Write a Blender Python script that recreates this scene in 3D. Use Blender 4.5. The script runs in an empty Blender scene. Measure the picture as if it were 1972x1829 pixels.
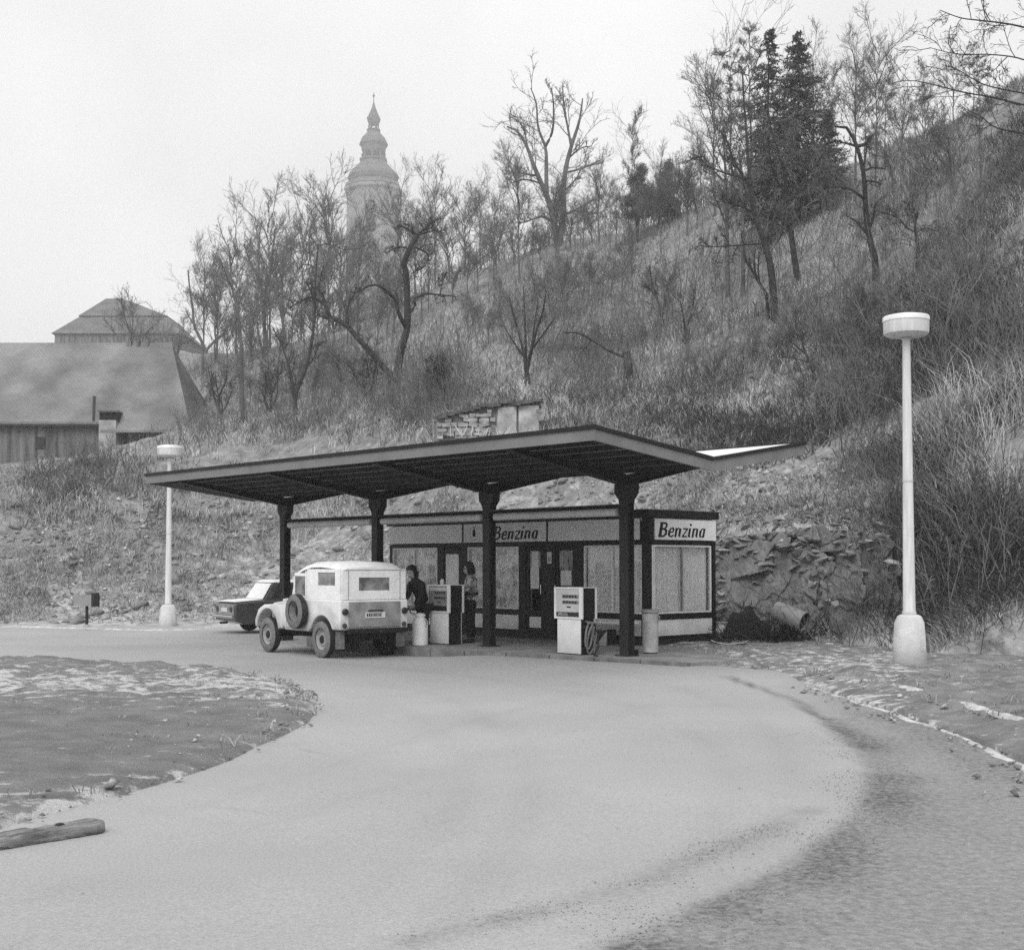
import bpy, math, random
import numpy as np
from mathutils import Vector, Matrix
sc = bpy.context.scene
C = sc.collection
R_ = math.radians
rng = np.random.default_rng(7)
random.seed(7)

# ------------------------------------------------------------------ camera
F, PIT, CXP, CZ = 2480.0, R_(2.0), 986.0, 1.7
YC = 1085 - F*math.tan(PIT)
cam = bpy.data.cameras.new('camera'); cam.sensor_width = 36; cam.lens = 36*F/1972
cam.shift_y = (YC - 914.5)/1972; cam.clip_start = 0.1; cam.clip_end = 5000
co = bpy.data.objects.new('camera', cam); C.objects.link(co)
co.location = (0, 0, CZ); co.rotation_euler = (R_(92.0), 0, 0); sc.camera = co

# ------------------------------------------------------------------ sky, sun, exposure
SUN_EL, SUN_AZ = R_(44), R_(-168)          # sun direction: azimuth measured from +Y towards +X
w = bpy.data.worlds.new('World'); sc.world = w; w.use_nodes = True
nt = w.node_tree; nt.nodes.clear()
out = nt.nodes.new('ShaderNodeOutputWorld'); bg = nt.nodes.new('ShaderNodeBackground')
sky = nt.nodes.new('ShaderNodeTexSky'); sky.sky_type = 'NISHITA'; sky.sun_disc = False
sky.sun_elevation = SUN_EL; sky.sun_rotation = SUN_AZ; sky.dust_density = 3
bw = nt.nodes.new('ShaderNodeRGBToBW')
mx = nt.nodes.new('ShaderNodeMix'); mx.data_type = 'RGBA'; mx.inputs['Factor'].default_value = 0.8
mx.inputs[7].default_value = (10.5, 10.5, 10.5, 1)      # even cloud deck
tcs = nt.nodes.new('ShaderNodeTexCoord'); cn = nt.nodes.new('ShaderNodeTexNoise'); cn.inputs['Scale'].default_value = 3.2; cn.inputs['Detail'].default_value = 5
cl = nt.nodes.new('ShaderNodeValToRGB'); cl.color_ramp.elements[0].position = .3; cl.color_ramp.elements[1].position = .7
cl.color_ramp.elements[0].color = (7.3, 7.3, 7.3, 1); cl.color_ramp.elements[1].color = (9.5, 9.5, 9.5, 1)   # faint unevenness of the cloud
nt.links.new(tcs.outputs['Generated'], cn.inputs['Vector']); nt.links.new(cn.outputs[0], cl.inputs[0]); nt.links.new(cl.outputs[0], mx.inputs[7])
nt.links.new(sky.outputs[0], bw.inputs[0]); nt.links.new(bw.outputs[0], mx.inputs[6])
nt.links.new(mx.outputs[2], bg.inputs[0]); bg.inputs[1].default_value = 0.10
nt.links.new(bg.outputs[0], out.inputs[0])
sl = bpy.data.lights.new('sun', 'SUN'); sl.energy = 1.5; sl.angle = R_(35); sl.color = (1, 1, 1)
so = bpy.data.objects.new('sun', sl); C.objects.link(so)
sd = Vector((math.sin(SUN_AZ)*math.cos(SUN_EL), math.cos(SUN_AZ)*math.cos(SUN_EL), math.sin(SUN_EL)))
so.rotation_euler = (-sd).to_track_quat('-Z', 'Y').to_euler(); so.location = (0, 0, 60)
sc.view_settings.view_transform = 'Standard'; sc.view_settings.look = 'None'
sc.view_settings.exposure = 0.52; sc.view_settings.gamma = 1.0; sc.view_settings.use_curve_mapping = False
sc.cycles.use_denoising = False
sc.cycles.max_bounces = 6; sc.cycles.volume_bounces = 1; sc.cycles.transparent_max_bounces = 12
sc.cycles.use_adaptive_sampling = False

# ------------------------------------------------------------------ helpers
def at(px, py, Y):
    """world point seen at photo pixel (px, py) at forward distance Y"""
    c, s = math.cos(PIT), math.sin(PIT)
    cx, cy = (px-CXP)/F, (YC-py)/F
    d = Vector((cx, c - cy*s, s + cy*c)); t = Y/d.y
    return Vector((d.x*t, Y, CZ + d.z*t))
SA = R_(-47.3); SCA, SSA = math.cos(SA), math.sin(SA); SO = Vector((2.12, 23.8, 0))
def stn(x, y, z=0):                          # station frame: origin at the nearest column, x along the kiosk front, y to the kiosk
    return Vector((SO.x + SCA*x - SSA*y, SO.y + SSA*x + SCA*y, z))

def mat(name, a, b=None, scale=4.0, rough=0.85, bump=0.0, bscale=None, spec=0.3, metal=0.0, detail=4.0, lo=0.35, hi=0.65, stretch=None, coat=0.0, coord='Object'):
    m = bpy.data.materials.new(name); m.use_nodes = True
    n = m.node_tree; p = n.nodes['Principled BSDF']
    p.inputs['Roughness'].default_value = rough; p.inputs['Specular IOR Level'].default_value = spec
    p.inputs['Metallic'].default_value = metal; p.inputs['Coat Weight'].default_value = coat
    b = a if b is None else b
    tc = n.nodes.new('ShaderNodeTexCoord'); src = tc.outputs['Object']
    if coord == 'World':
        g = n.nodes.new('ShaderNodeNewGeometry'); src = g.outputs['Position']
    if stretch:
        mp = n.nodes.new('ShaderNodeMapping'); mp.inputs['Scale'].default_value = stretch
        n.links.new(src, mp.inputs[0]); src = mp.outputs[0]
    no = n.nodes.new('ShaderNodeTexNoise'); no.inputs['Scale'].default_value = scale; no.inputs['Detail'].default_value = detail
    n.links.new(src, no.inputs['Vector'])
    cr = n.nodes.new('ShaderNodeValToRGB'); e = cr.color_ramp.elements
    e[0].position, e[1].position = lo, hi
    e[0].color = (a, a, a, 1); e[1].color = (b, b, b, 1)
    n.links.new(no.outputs[0], cr.inputs[0]); n.links.new(cr.outputs[0], p.inputs['Base Color'])
    if bump:
        n2 = n.nodes.new('ShaderNodeTexNoise'); n2.inputs['Scale'].default_value = bscale or scale*3; n2.inputs['Detail'].default_value = 5
        n.links.new(src, n2.inputs['Vector'])
        bp = n.nodes.new('ShaderNodeBump'); bp.inputs['Strength'].default_value = bump; bp.inputs['Distance'].default_value = 0.05
        n.links.new(n2.outputs[0], bp.inputs['Height']); n.links.new(bp.outputs[0], p.inputs['Normal'])
    return m

M = {}
M['black_paint'] = mat('black_paint', .007, .013, 3, .55, .05)
M['dark_steel'] = mat('dark_steel', .012, .028, 2.5, .6, .1)
M['grey_paint'] = mat('grey_paint', .45, .55, 2, .6, .05)
M['fascia_grey'] = mat('fascia_grey', .16, .21, 1.5, .6, .05)
M['white_paint'] = mat('white_paint', .7, .82, 3, .5, .05, lo=.3, hi=.6)
M['white_panel'] = mat('white_panel', .76, .85, 2, .5)
M['cream'] = mat('cream', .5, .6, 2, .6)
M['sign_print'] = mat('sign_print', .012, .012)
M['frost'] = mat('frost', .72, .85, 14, .9, .3)  # white sky reflection painted on the saloon's roof, boot lid and rear window
M['soffit'] = mat('soffit', .10, .18, 1.2, .75, .1)
M['roof_frost'] = mat('roof_frost', .65, .82, 6, .9, .2)
M['concrete'] = mat('concrete', .55, .68, 4, .9, .25, 30)
M['lamp_white'] = mat('lamp_white', .52, .68, 5, .5, .05, stretch=(4, 4, .35), detail=8)
M['curtain'] = mat('curtain', .74, .84, 7, .95, .1)
M['curtain_print'] = mat('curtain_print', .36, .84, 5, .95, lo=.38, hi=.56)
M['rubber'] = mat('rubber', .012, .03, 8, .8, .2)
M['dusty_rubber'] = mat('dusty_rubber', .13, .2, 12, .95, .2)
M['rim'] = mat('rim', .22, .32, 8, .7, .1)
M['jeep_paint'] = mat('jeep_paint', .5, .68, 2.2, .5, .05, lo=.35, hi=.5)
M['jeep_dull'] = mat('jeep_dull', .2, .32, 4, .6, .05)
M['canvas'] = mat('canvas', .76, .86, 5, .9, .25, 12)
M['plastic_window'] = mat('plastic_window', .1, .3, 5, .35, .3, 5)
M['under'] = mat('under', .008, .015)
M['car_paint'] = mat('car_paint', .045, .065, 2, .35, coat=.5)
M['chrome'] = mat('chrome', .6, .7, 3, .25, metal=1)
M['red_lens'] = mat('red_lens', .04, .07, 3, .3)
M['plate'] = mat('plate', .6, .68, 3, .5)
M['dial_dark'] = mat('dial_dark', .015, .03, 3, .4)
M['pump_grey'] = mat('pump_grey', .22, .28, 3, .5)
M['hose'] = mat('hose', .16, .24, 6, .7)
M['bin'] = mat('bin', .3, .46, 5, .7, .1)
M['wood'] = mat('wood', .10, .30, 3, .9, .4, 20, stretch=(1, 9, 9))
M['wood_dark'] = mat('wood_dark', .02, .05, 3, .9, .3, stretch=(1, 9, 9))
M['paper'] = mat('paper', .66, .72, 4, .8)
M['paper_grey'] = mat('paper_grey', .28, .36, 4, .8)
M['skin'] = mat('skin', .3, .36, 6, .6)
M['hair'] = mat('hair', .008, .016, 20, .6, .3)
M['jacket'] = mat('jacket', .008, .016, 6, .9, .2)
M['trousers'] = mat('trousers', .01, .018, 6, .9, .2)
M['sweater'] = mat('sweater', .16, .5, 9, .95, .3, 30, lo=.42, hi=.56)
M['bark'] = mat('bark', .022, .05, 5, .95, .5, 14, coord='World')
M['bark_grey'] = mat('bark_grey', .05, .09, 5, .95, .5, 14, coord='World')
M['twig'] = mat('twig', .035, .06, 1.5, .95, coord='World')
M['twig_hazed'] = mat('twig_hazed', .12, .2, .3, .95, coord='World')  # twig colour lightened to stand for haze over distant trees
M['bark_hazed'] = mat('bark_hazed', .08, .13, 1, .95, coord='World')  # bark paled in colour for the same haze
M['frost_stone'] = mat('frost_stone', .26, .55, 3, .95, .3, coord='World')
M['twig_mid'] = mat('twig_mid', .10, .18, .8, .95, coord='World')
M['grit'] = mat('grit', .13, .26, 30, .95, coord='World')
M['dormer_wall'] = mat('dormer_wall', .24, .4, 1.5, .95, .2)
M['twig_pale'] = mat('twig_pale', .1, .2, .8, .95, coord='World')
M['birch'] = mat('birch', .3, .5, 4, .9, coord='World')
M['needles'] = mat('needles', .075, .135, 1.2, .9, coord='World')
M['tower_stone'] = mat('tower_stone', .17, .23, .3, .95, .1)
M['tower_copper'] = mat('tower_copper', .09, .13, .3, .8)
M['roof_slate'] = mat('roof_slate', .13, .17, .5, .9, .1)
M['roof_frosted'] = mat('roof_frosted', .17, .23, .25, .9, .15, 3)
M['wall_render'] = mat('wall_render', .06, .2, .9, .95, .3, stretch=(3, 3, .25), detail=8)
M['dark_void'] = mat('dark_void', .008, .008)

def glass():
    m = bpy.data.materials.new('glass'); m.use_nodes = True; n = m.node_tree; n.nodes.clear()
    o = n.nodes.new('ShaderNodeOutputMaterial'); mi = n.nodes.new('ShaderNodeMixShader')
    t = n.nodes.new('ShaderNodeBsdfTransparent'); g = n.nodes.new('ShaderNodeBsdfGlossy'); g.inputs['Roughness'].default_value = 0.02
    lw = n.nodes.new('ShaderNodeLayerWeight'); lw.inputs[0].default_value = .5
    pw = n.nodes.new('ShaderNodeMath'); pw.operation = 'POWER'; pw.inputs[1].default_value = 4; n.links.new(lw.outputs['Facing'], pw.inputs[0])
    f = n.nodes.new('ShaderNodeMath'); f.operation = 'MULTIPLY_ADD'; f.inputs[1].default_value = .85; f.inputs[2].default_value = .05; n.links.new(pw.outputs[0], f.inputs[0])
    t.inputs[0].default_value = (.97, .97, .97, 1); g.inputs[0].default_value = (.9, .9, .9, 1)
    n.links.new(f.outputs[0], mi.inputs[0]); n.links.new(t.outputs[0], mi.inputs[1]); n.links.new(g.outputs[0], mi.inputs[2])
    n.links.new(mi.outputs[0], o.inputs[0]); return m
M['glass'] = glass()

class MB:
    """collects shapes and links them as ONE mesh object"""
    def __init__(s): s.v = []; s.f = []
    def add(s, vs, fs):
        o = len(s.v); s.v += [tuple(v) for v in vs]; s.f += [tuple(i+o for i in f) for f in fs]; return s
    def box(s, x0, x1, y0, y1, z0, z1, b=0.0):
        if b:
            return s.prism([(x0+b, z0), (x1-b, z0), (x1, z0+b), (x1, z1-b), (x1-b, z1), (x0+b, z1), (x0, z1-b), (x0, z0+b)], y0, y1)
        return s.add([(x0,y0,z0),(x1,y0,z0),(x1,y1,z0),(x0,y1,z0),(x0,y0,z1),(x1,y0,z1),(x1,y1,z1),(x0,y1,z1)],
                     [(0,3,2,1),(4,5,6,7),(0,1,5,4),(1,2,6,5),(2,3,7,6),(3,0,4,7)])
    def prism(s, poly, y0, y1):              # polygon in x,z (counter-clockwise seen from -y) pulled along y
        n = len(poly); vs = [(x, y0, z) for x, z in poly] + [(x, y1, z) for x, z in poly]
        fs = [tuple(range(n)), tuple(range(2*n-1, n-1, -1))] + [(i, i+n, (i+1) % n+n, (i+1) % n) for i in range(n)]
        return s.add(vs, fs)
    def hex8(s, p):                          # 8 corners: bottom ring, top ring
        return s.add(p, [(0,3,2,1),(4,5,6,7),(0,1,5,4),(1,2,6,5),(2,3,7,6),(3,0,4,7)])
    def lathe(s, prof, n=24, c=(0,0,0), axis='z', cap=True):
        vs = []; fs = []
        for r, h in prof:
            for k in range(n):
                a = 2*math.pi*k/n; u, v = r*math.cos(a), r*math.sin(a)
                q = {'z': (u, v, h), 'y': (u, h, v), 'x': (h, u, v)}[axis]
                vs.append((q[0]+c[0], q[1]+c[1], q[2]+c[2]))
        for i in range(len(prof)-1):
            for k in range(n):
                fs.append((i*n+k, i*n+(k+1) % n, (i+1)*n+(k+1) % n, (i+1)*n+k))
        if cap: fs += [tuple(range(n-1, -1, -1)), tuple(range((len(prof)-1)*n, len(prof)*n))]
        return s.add(vs, fs)
    def tube(s, pts, r, n=8):
        pts = [Vector(p) for p in pts]; rs = r if isinstance(r, (list, tuple)) else [r]*len(pts); vs = []; fs = []
        for i, p in enumerate(pts):
            t = (pts[min(i+1, len(pts)-1)] - pts[max(i-1, 0)]).normalized()
            u = t.cross(Vector((0,0,1)) if abs(t.z) < .9 else Vector((1,0,0))).normalized(); v = t.cross(u)
            for k in range(n):
                a = 2*math.pi*k/n; vs.append(p + (u*math.cos(a)+v*math.sin(a))*rs[i])
        for i in range(len(pts)-1):
            for k in range(n): fs.append((i*n+k, i*n+(k+1) % n, (i+1)*n+(k+1) % n, (i+1)*n+k))
        fs += [tuple(range(n-1, -1, -1)), tuple(range((len(pts)-1)*n, len(pts)*n))]
        return s.add(vs, fs)
    def build(s, name, m, parent=None, loc=(0,0,0), rot=(0,0,0), smooth=False, bevel=0.0):
        me = bpy.data.meshes.new(name); me.from_pydata(s.v, [], s.f); me.materials.append(m)
        me.validate(); me.update()
        if smooth:
            me.polygons.foreach_set('use_smooth', [True]*len(me.polygons))
        o = bpy.data.objects.new(name, me); C.objects.link(o)
        if parent: o.parent = parent
        o.location = loc; o.rotation_euler = rot
        if bevel:
            bm = o.modifiers.new('bevel', 'BEVEL'); bm.width = bevel; bm.segments = 2; bm.limit_method = 'ANGLE'; bm.angle_limit = R_(40)
        if smooth: smooth_by_angle(o)
        return o
def smooth_by_angle(o, deg=38):
    me = o.data
    try: me.set_sharp_from_angle(angle=R_(deg))
    except Exception: pass

def tag(o, label=None, cat=None, group=None, kind=None):
    if label: o['label'] = label
    if cat: o['category'] = cat
    if group: o['group'] = group
    if kind: o['kind'] = kind
    return o
def thing(name, label, cat, loc=(0,0,0), rotz=0, group=None):
    o = bpy.data.objects.new(name, None); C.objects.link(o); o.empty_display_size = .2
    o.location = loc; o.rotation_euler = (0, 0, rotz); return tag(o, label, cat, group)
def dup(root, loc, rotz, label, group=None, scale=1.0):
    r = root.copy(); C.objects.link(r); r.location = loc; r.rotation_euler = (0, 0, rotz); r.scale = (scale,)*3
    r['label'] = label
    if group: r['group'] = group
    for ch in list(root.children):
        c = ch.copy(); C.objects.link(c); c.parent = r
        for g in list(ch.children):
            d = g.copy(); C.objects.link(d); d.parent = c
    return r

def np_mesh(name, V, Fs, m, parent=None, smooth=False):
    """V (n,3); Fs list of (k,3) / (k,4) index arrays"""
    me = bpy.data.meshes.new(name); V = np.asarray(V, dtype=np.float32)
    me.vertices.add(len(V)); me.vertices.foreach_set('co', V.ravel())
    Fs = [np.asarray(f, dtype=np.int32) for f in Fs if len(f)]
    tot = np.concatenate([np.full(len(f), f.shape[1], np.int32) for f in Fs]); lp = np.concatenate([f.ravel() for f in Fs])
    me.loops.add(len(lp)); me.loops.foreach_set('vertex_index', lp)
    me.polygons.add(len(tot)); st = np.zeros(len(tot), np.int32); st[1:] = np.cumsum(tot)[:-1]
    me.polygons.foreach_set('loop_start', st); me.polygons.foreach_set('loop_total', tot)
    if smooth: me.polygons.foreach_set('use_smooth', np.ones(len(tot), bool))
    me.update(calc_edges=True); me.materials.append(m)
    o = bpy.data.objects.new(name, me); C.objects.link(o)
    if parent: o.parent = parent
    return o

def _hash(i, j, s):
    h = (i*374761393 + j*668265263 + s*974634777) & 0x7fffffff
    h = ((h ^ (h >> 13))*1274126177) & 0x7fffffff
    return ((h ^ (h >> 16)) & 0xffff)/65535.0
def vnoise(x, y, s=0):
    x = np.asarray(x, float); y = np.asarray(y, float)
    i = np.floor(x).astype(np.int64); j = np.floor(y).astype(np.int64); fx = x-i; fy = y-j
    fx = fx*fx*(3-2*fx); fy = fy*fy*(3-2*fy)
    return (_hash(i,j,s)*(1-fx)+_hash(i+1,j,s)*fx)*(1-fy) + (_hash(i,j+1,s)*(1-fx)+_hash(i+1,j+1,s)*fx)*fy
def fbm(x, y, s=0, o=4):
    r = 0; a = .5
    for k in range(o):
        r = r + a*(vnoise(x, y, s+k)-.5); x = x*2.03; y = y*2.03; a *= .5
    return r

def roofing(name, a, b, course):
    m = mat(name, a, b, .35, .92, 0, detail=8); n = m.node_tree; p = n.nodes['Principled BSDF']
    tc = n.nodes['Texture Coordinate']; wv = n.nodes.new('ShaderNodeTexBrick'); wv.inputs['Scale'].default_value = 1/course; wv.offset = .5
    wv.inputs['Color1'].default_value = (1,1,1,1); wv.inputs['Color2'].default_value = (.82,.82,.82,1); wv.inputs['Mortar'].default_value = (.62,.62,.62,1); wv.inputs['Mortar Size'].default_value = .035
    sep = n.nodes.new('ShaderNodeSeparateXYZ'); cb = n.nodes.new('ShaderNodeCombineXYZ'); n.links.new(tc.outputs['Object'], sep.inputs[0]); n.links.new(sep.outputs['X'], cb.inputs['X']); n.links.new(sep.outputs['Z'], cb.inputs['Y']); n.links.new(cb.outputs[0], wv.inputs['Vector'])
    mu = n.nodes.new('ShaderNodeMix'); mu.data_type = 'RGBA'; mu.blend_type = 'MULTIPLY'; mu.inputs['Factor'].default_value = .8
    src = p.inputs['Base Color'].links[0].from_socket; n.links.new(src, mu.inputs[6]); n.links.new(wv.outputs['Color'], mu.inputs[7]); n.links.new(mu.outputs[2], p.inputs['Base Color'])
    return m
M['roof_frosted'] = roofing('roof_frosted', .16, .30, .55); M['roof_slate'] = roofing('roof_slate', .12, .18, .6)
def dirty(m, z0, z1, dirt, amount=.8, scale=3):
    """mud splashed up from below on an object: a stain that belongs to the paint"""
    n = m.node_tree; p = n.nodes['Principled BSDF']; tc = n.nodes['Texture Coordinate']; sep = n.nodes.new('ShaderNodeSeparateXYZ'); n.links.new(tc.outputs['Object'], sep.inputs[0])
    mr = n.nodes.new('ShaderNodeMapRange'); mr.inputs['From Min'].default_value = z1; mr.inputs['From Max'].default_value = z0; n.links.new(sep.outputs['Z'], mr.inputs['Value'])
    no = n.nodes.new('ShaderNodeTexNoise'); no.inputs['Scale'].default_value = scale; no.inputs['Detail'].default_value = 7; n.links.new(tc.outputs['Object'], no.inputs['Vector'])
    ad = n.nodes.new('ShaderNodeMath'); ad.operation = 'MULTIPLY_ADD'; ad.inputs[1].default_value = 1.4; ad.inputs[2].default_value = -.7; n.links.new(no.outputs[0], ad.inputs[0])
    sm = n.nodes.new('ShaderNodeMath'); sm.operation = 'ADD'; sm.use_clamp = True; n.links.new(ad.outputs[0], sm.inputs[0]); n.links.new(mr.outputs[0], sm.inputs[1])
    ml = n.nodes.new('ShaderNodeMath'); ml.operation = 'MULTIPLY'; ml.inputs[1].default_value = amount; n.links.new(sm.outputs[0], ml.inputs[0])
    mu = n.nodes.new('ShaderNodeMix'); mu.data_type = 'RGBA'; n.links.new(ml.outputs[0], mu.inputs['Factor']); src = p.inputs['Base Color'].links[0].from_socket
    n.links.new(src, mu.inputs[6]); mu.inputs[7].default_value = (dirt,)*3+(1,); n.links.new(mu.outputs[2], p.inputs['Base Color'])
M['jeep_paint'] = mat('jeep_paint', .6, .77, 2.2, .45, .04, lo=.35, hi=.5); dirty(M['jeep_paint'], .45, .95, .2, .75, 4)
dirty(M['concrete'], -.05, .35, .25, .8, 3); dirty(M['white_panel'], -.1, .45, .35, .7, 3)
# ================================================================== terrain
def zroad(Y): return -0.12 - 0.004*np.maximum(0, np.asarray(Y, float)-10)
PROF = {   # azimuth (photo column) -> (forward metres, photo row) of points on the slope
 -900: [(40,1205),(48,990),(60,900),(100,880),(160,700),(230,690)],
   60: [(39,1207),(41,1188),(49.5,917),(90,900),(105,870),(150,700),(230,690)],
  300: [(39.5,1210),(41.5,1190),(50,960),(58,880),(85,850),(110,790),(150,690),(230,670)],
  420: [(40.5,1205),(42,1190),(50,985),(62,850),(88,800),(120,692),(160,688),(230,692)],
  540: [(41,1197),(50,985),(62,830),(88,760),(118,675),(150,672),(230,685)],
  650: [(40,1197),(48,970),(60,800),(84,720),(114,640),(150,640),(230,650)],
  760: [(38,1200),(45,990),(51.5,870),(58,745),(82,670),(110,600),(150,590),(230,605)],
  880: [(36.5,1200),(42.5,990),(46,850),(50,790),(72,680),(104,548),(140,538),(230,545)],
 1015: [(36,1200),(41,990),(44.2,845),(45.2,785),(50,745),(70,625),(100,497),(130,492),(230,505)],
 1080: [(35.3,1200),(40,990),(43,845),(46,770),(52,720),(70,605),(96,476),(130,472),(230,485)],
 1250: [(33.8,1205),(37,1000),(42,850),(50,730),(65,600),(86,452),(120,447),(230,465)],
 1390: [(30.3,1218),(31.8,1000),(37,900),(42,800),(50,690),(65,530),(78,402),(110,385),(230,420)],
 1500: [(29.3,1213),(30.6,995),(36,880),(42,765),(50,640),(57,550),(72,384),(110,365),(230,400)],
 1600: [(28,1210),(29.3,985),(35,870),(42,730),(50,590),(66,364),(100,335),(230,380)],
 1740: [(26,1195),(27.6,1000),(33,850),(40,690),(48,510),(59,309),(80,292),(230,350)],
 1910: [(23.6,1212),(26.4,1010),(31,830),(37,660),(44,470),(52,235),(70,195),(230,260)],
 2100: [(22.6,1215),(25.5,1000),(30,780),(36,600),(42,400),(47,140),(65,80),(230,160)],
 2900: [(20,1215),(23,1000),(25,700),(31,450),(37,200),(44,0),(65,-100),(230,0)],
}
AZ = np.array(sorted(PROF)); DG = np.arange(0, 231, 0.5); AG = np.arange(-900, 2901, 10)
tab = []; toe = []
for a in AZ:
    d = [p[0] for p in PROF[a]]; z = [at(a, y, D).z for D, y in PROF[a]]
    zz = np.interp(DG, d, z); zz = np.where(DG < d[0], np.minimum(z[0], zroad(DG)-.25), zz)
    tab.append(zz); toe.append(d[0])
tab = np.array(tab); TOE = np.interp(AG, AZ, toe)
T = np.array([np.interp(AG, AZ, tab[:, k]) for k in range(len(DG))])          # depth x azimuth
def blur(T, ax, n):
    P = np.pad(T, [(n, n) if k == ax else (0, 0) for k in range(2)], mode='edge'); r = 0
    for k in range(2*n+1): r = r + np.take(P, range(k, k+T.shape[ax]), axis=ax)
    return r/(2*n+1)
T = blur(T, 1, 3); far = blur(blur(T, 0, 4), 1, 3)
wgt = np.clip((DG-34)/8, 0, 1)[:, None]; T = T*(1-wgt) + far*wgt
def azim(X, Y): return CXP + F*np.asarray(X, float)/np.maximum(np.asarray(Y, float), .5)
def hz(X, Y):
    X = np.asarray(X, float); Y = np.asarray(Y, float)
    a = np.clip((azim(X, Y)+900)/10, 0, len(AG)-1.001); d = np.clip(Y/.5, 0, len(DG)-1.001)
    i = d.astype(int); j = a.astype(int); fi = d-i; fj = a-j
    z = (T[i,j]*(1-fj)+T[i,j+1]*fj)*(1-fi) + (T[i+1,j]*(1-fj)+T[i+1,j+1]*fj)*fi
    up = np.clip((Y-np.interp(azim(X, Y), AG, TOE)-.3)/3, 0, 1)
    return z + up*(1.5*fbm(X*.16, Y*.16, 3) + .55*fbm(X*.8, Y*.8, 9) + .25*fbm(X*2.6, Y*2.6, 21, 3))
def toe_d(X, Y): return np.asarray(Y, float) - np.interp(azim(X, Y), AG, TOE)
def hzs(X, Y): return float(hz(np.array([X]), np.array([Y]))[0])

def groundish(name, dark, light, snow, s_scale, s_lo, s_hi, rough=.95, bump=.6, attr=None):
    """earth with frost patches; an attribute shifts how much frost or bare dirt lies where"""
    m = bpy.data.materials.new(name); m.use_nodes = True; n = m.node_tree; p = n.nodes['Principled BSDF']
    p.inputs['Roughness'].default_value = rough; p.inputs['Specular IOR Level'].default_value = .15
    g = n.nodes.new('ShaderNodeNewGeometry')
    def noise(sc_, det=6, ro=.6):
        q = n.nodes.new('ShaderNodeTexNoise'); q.inputs['Scale'].default_value = sc_; q.inputs['Detail'].default_value = det
        q.inputs['Roughness'].default_value = ro; n.links.new(g.outputs['Position'], q.inputs['Vector']); return q
    def ramp(src, lo, hi, c0, c1):
        r = n.nodes.new('ShaderNodeValToRGB'); e = r.color_ramp.elements; e[0].position = lo; e[1].position = hi
        e[0].color = (c0,)*3+(1,); e[1].color = (c1,)*3+(1,); n.links.new(src, r.inputs[0]); return r
    base = ramp(noise(1.7).outputs[0], .35, .68, dark, light)
    sn = noise(s_scale, 8, .68); s_in = sn.outputs[0]
    if attr:
        at_ = n.nodes.new('ShaderNodeAttribute'); at_.attribute_name = attr
        ad = n.nodes.new('ShaderNodeMath'); ad.operation = 'ADD'; n.links.new(s_in, ad.inputs[0]); n.links.new(at_.outputs['Fac'], ad.inputs[1]); s_in = ad.outputs[0]
    sm = ramp(s_in, s_lo, s_hi, 0, 1)
    mx = n.nodes.new('ShaderNodeMix'); mx.data_type = 'RGBA'; n.links.new(sm.outputs[0], mx.inputs['Factor'])
    n.links.new(base.outputs[0], mx.inputs[6]); mx.inputs[7].default_value = (snow,)*3+(1,)
    n.links.new(mx.outputs[2], p.inputs['Base Color'])
    bp = n.nodes.new('ShaderNodeBump'); bp.inputs['Strength'].default_value = bump; bp.inputs['Distance'].default_value = .15
    n.links.new(noise(6, 8, .7).outputs[0], bp.inputs['Height']); n.links.new(bp.outputs[0], p.inputs['Normal'])
    return m
M['hill'] = groundish('hill', .15, .33, .5, 2.6, .5, .7, attr='frost')
M['verge'] = groundish('verge', .16, .30, .66, 4.5, .5, .64, attr='frost')
M['island'] = groundish('island', .20, .31, .66, 3.2, .55, .66, bump=.9, attr='frost')
M['road'] = groundish('road', .31, .39, .13, 7, .55, .95, rough=.8, bump=.12, attr='frost')
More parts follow.
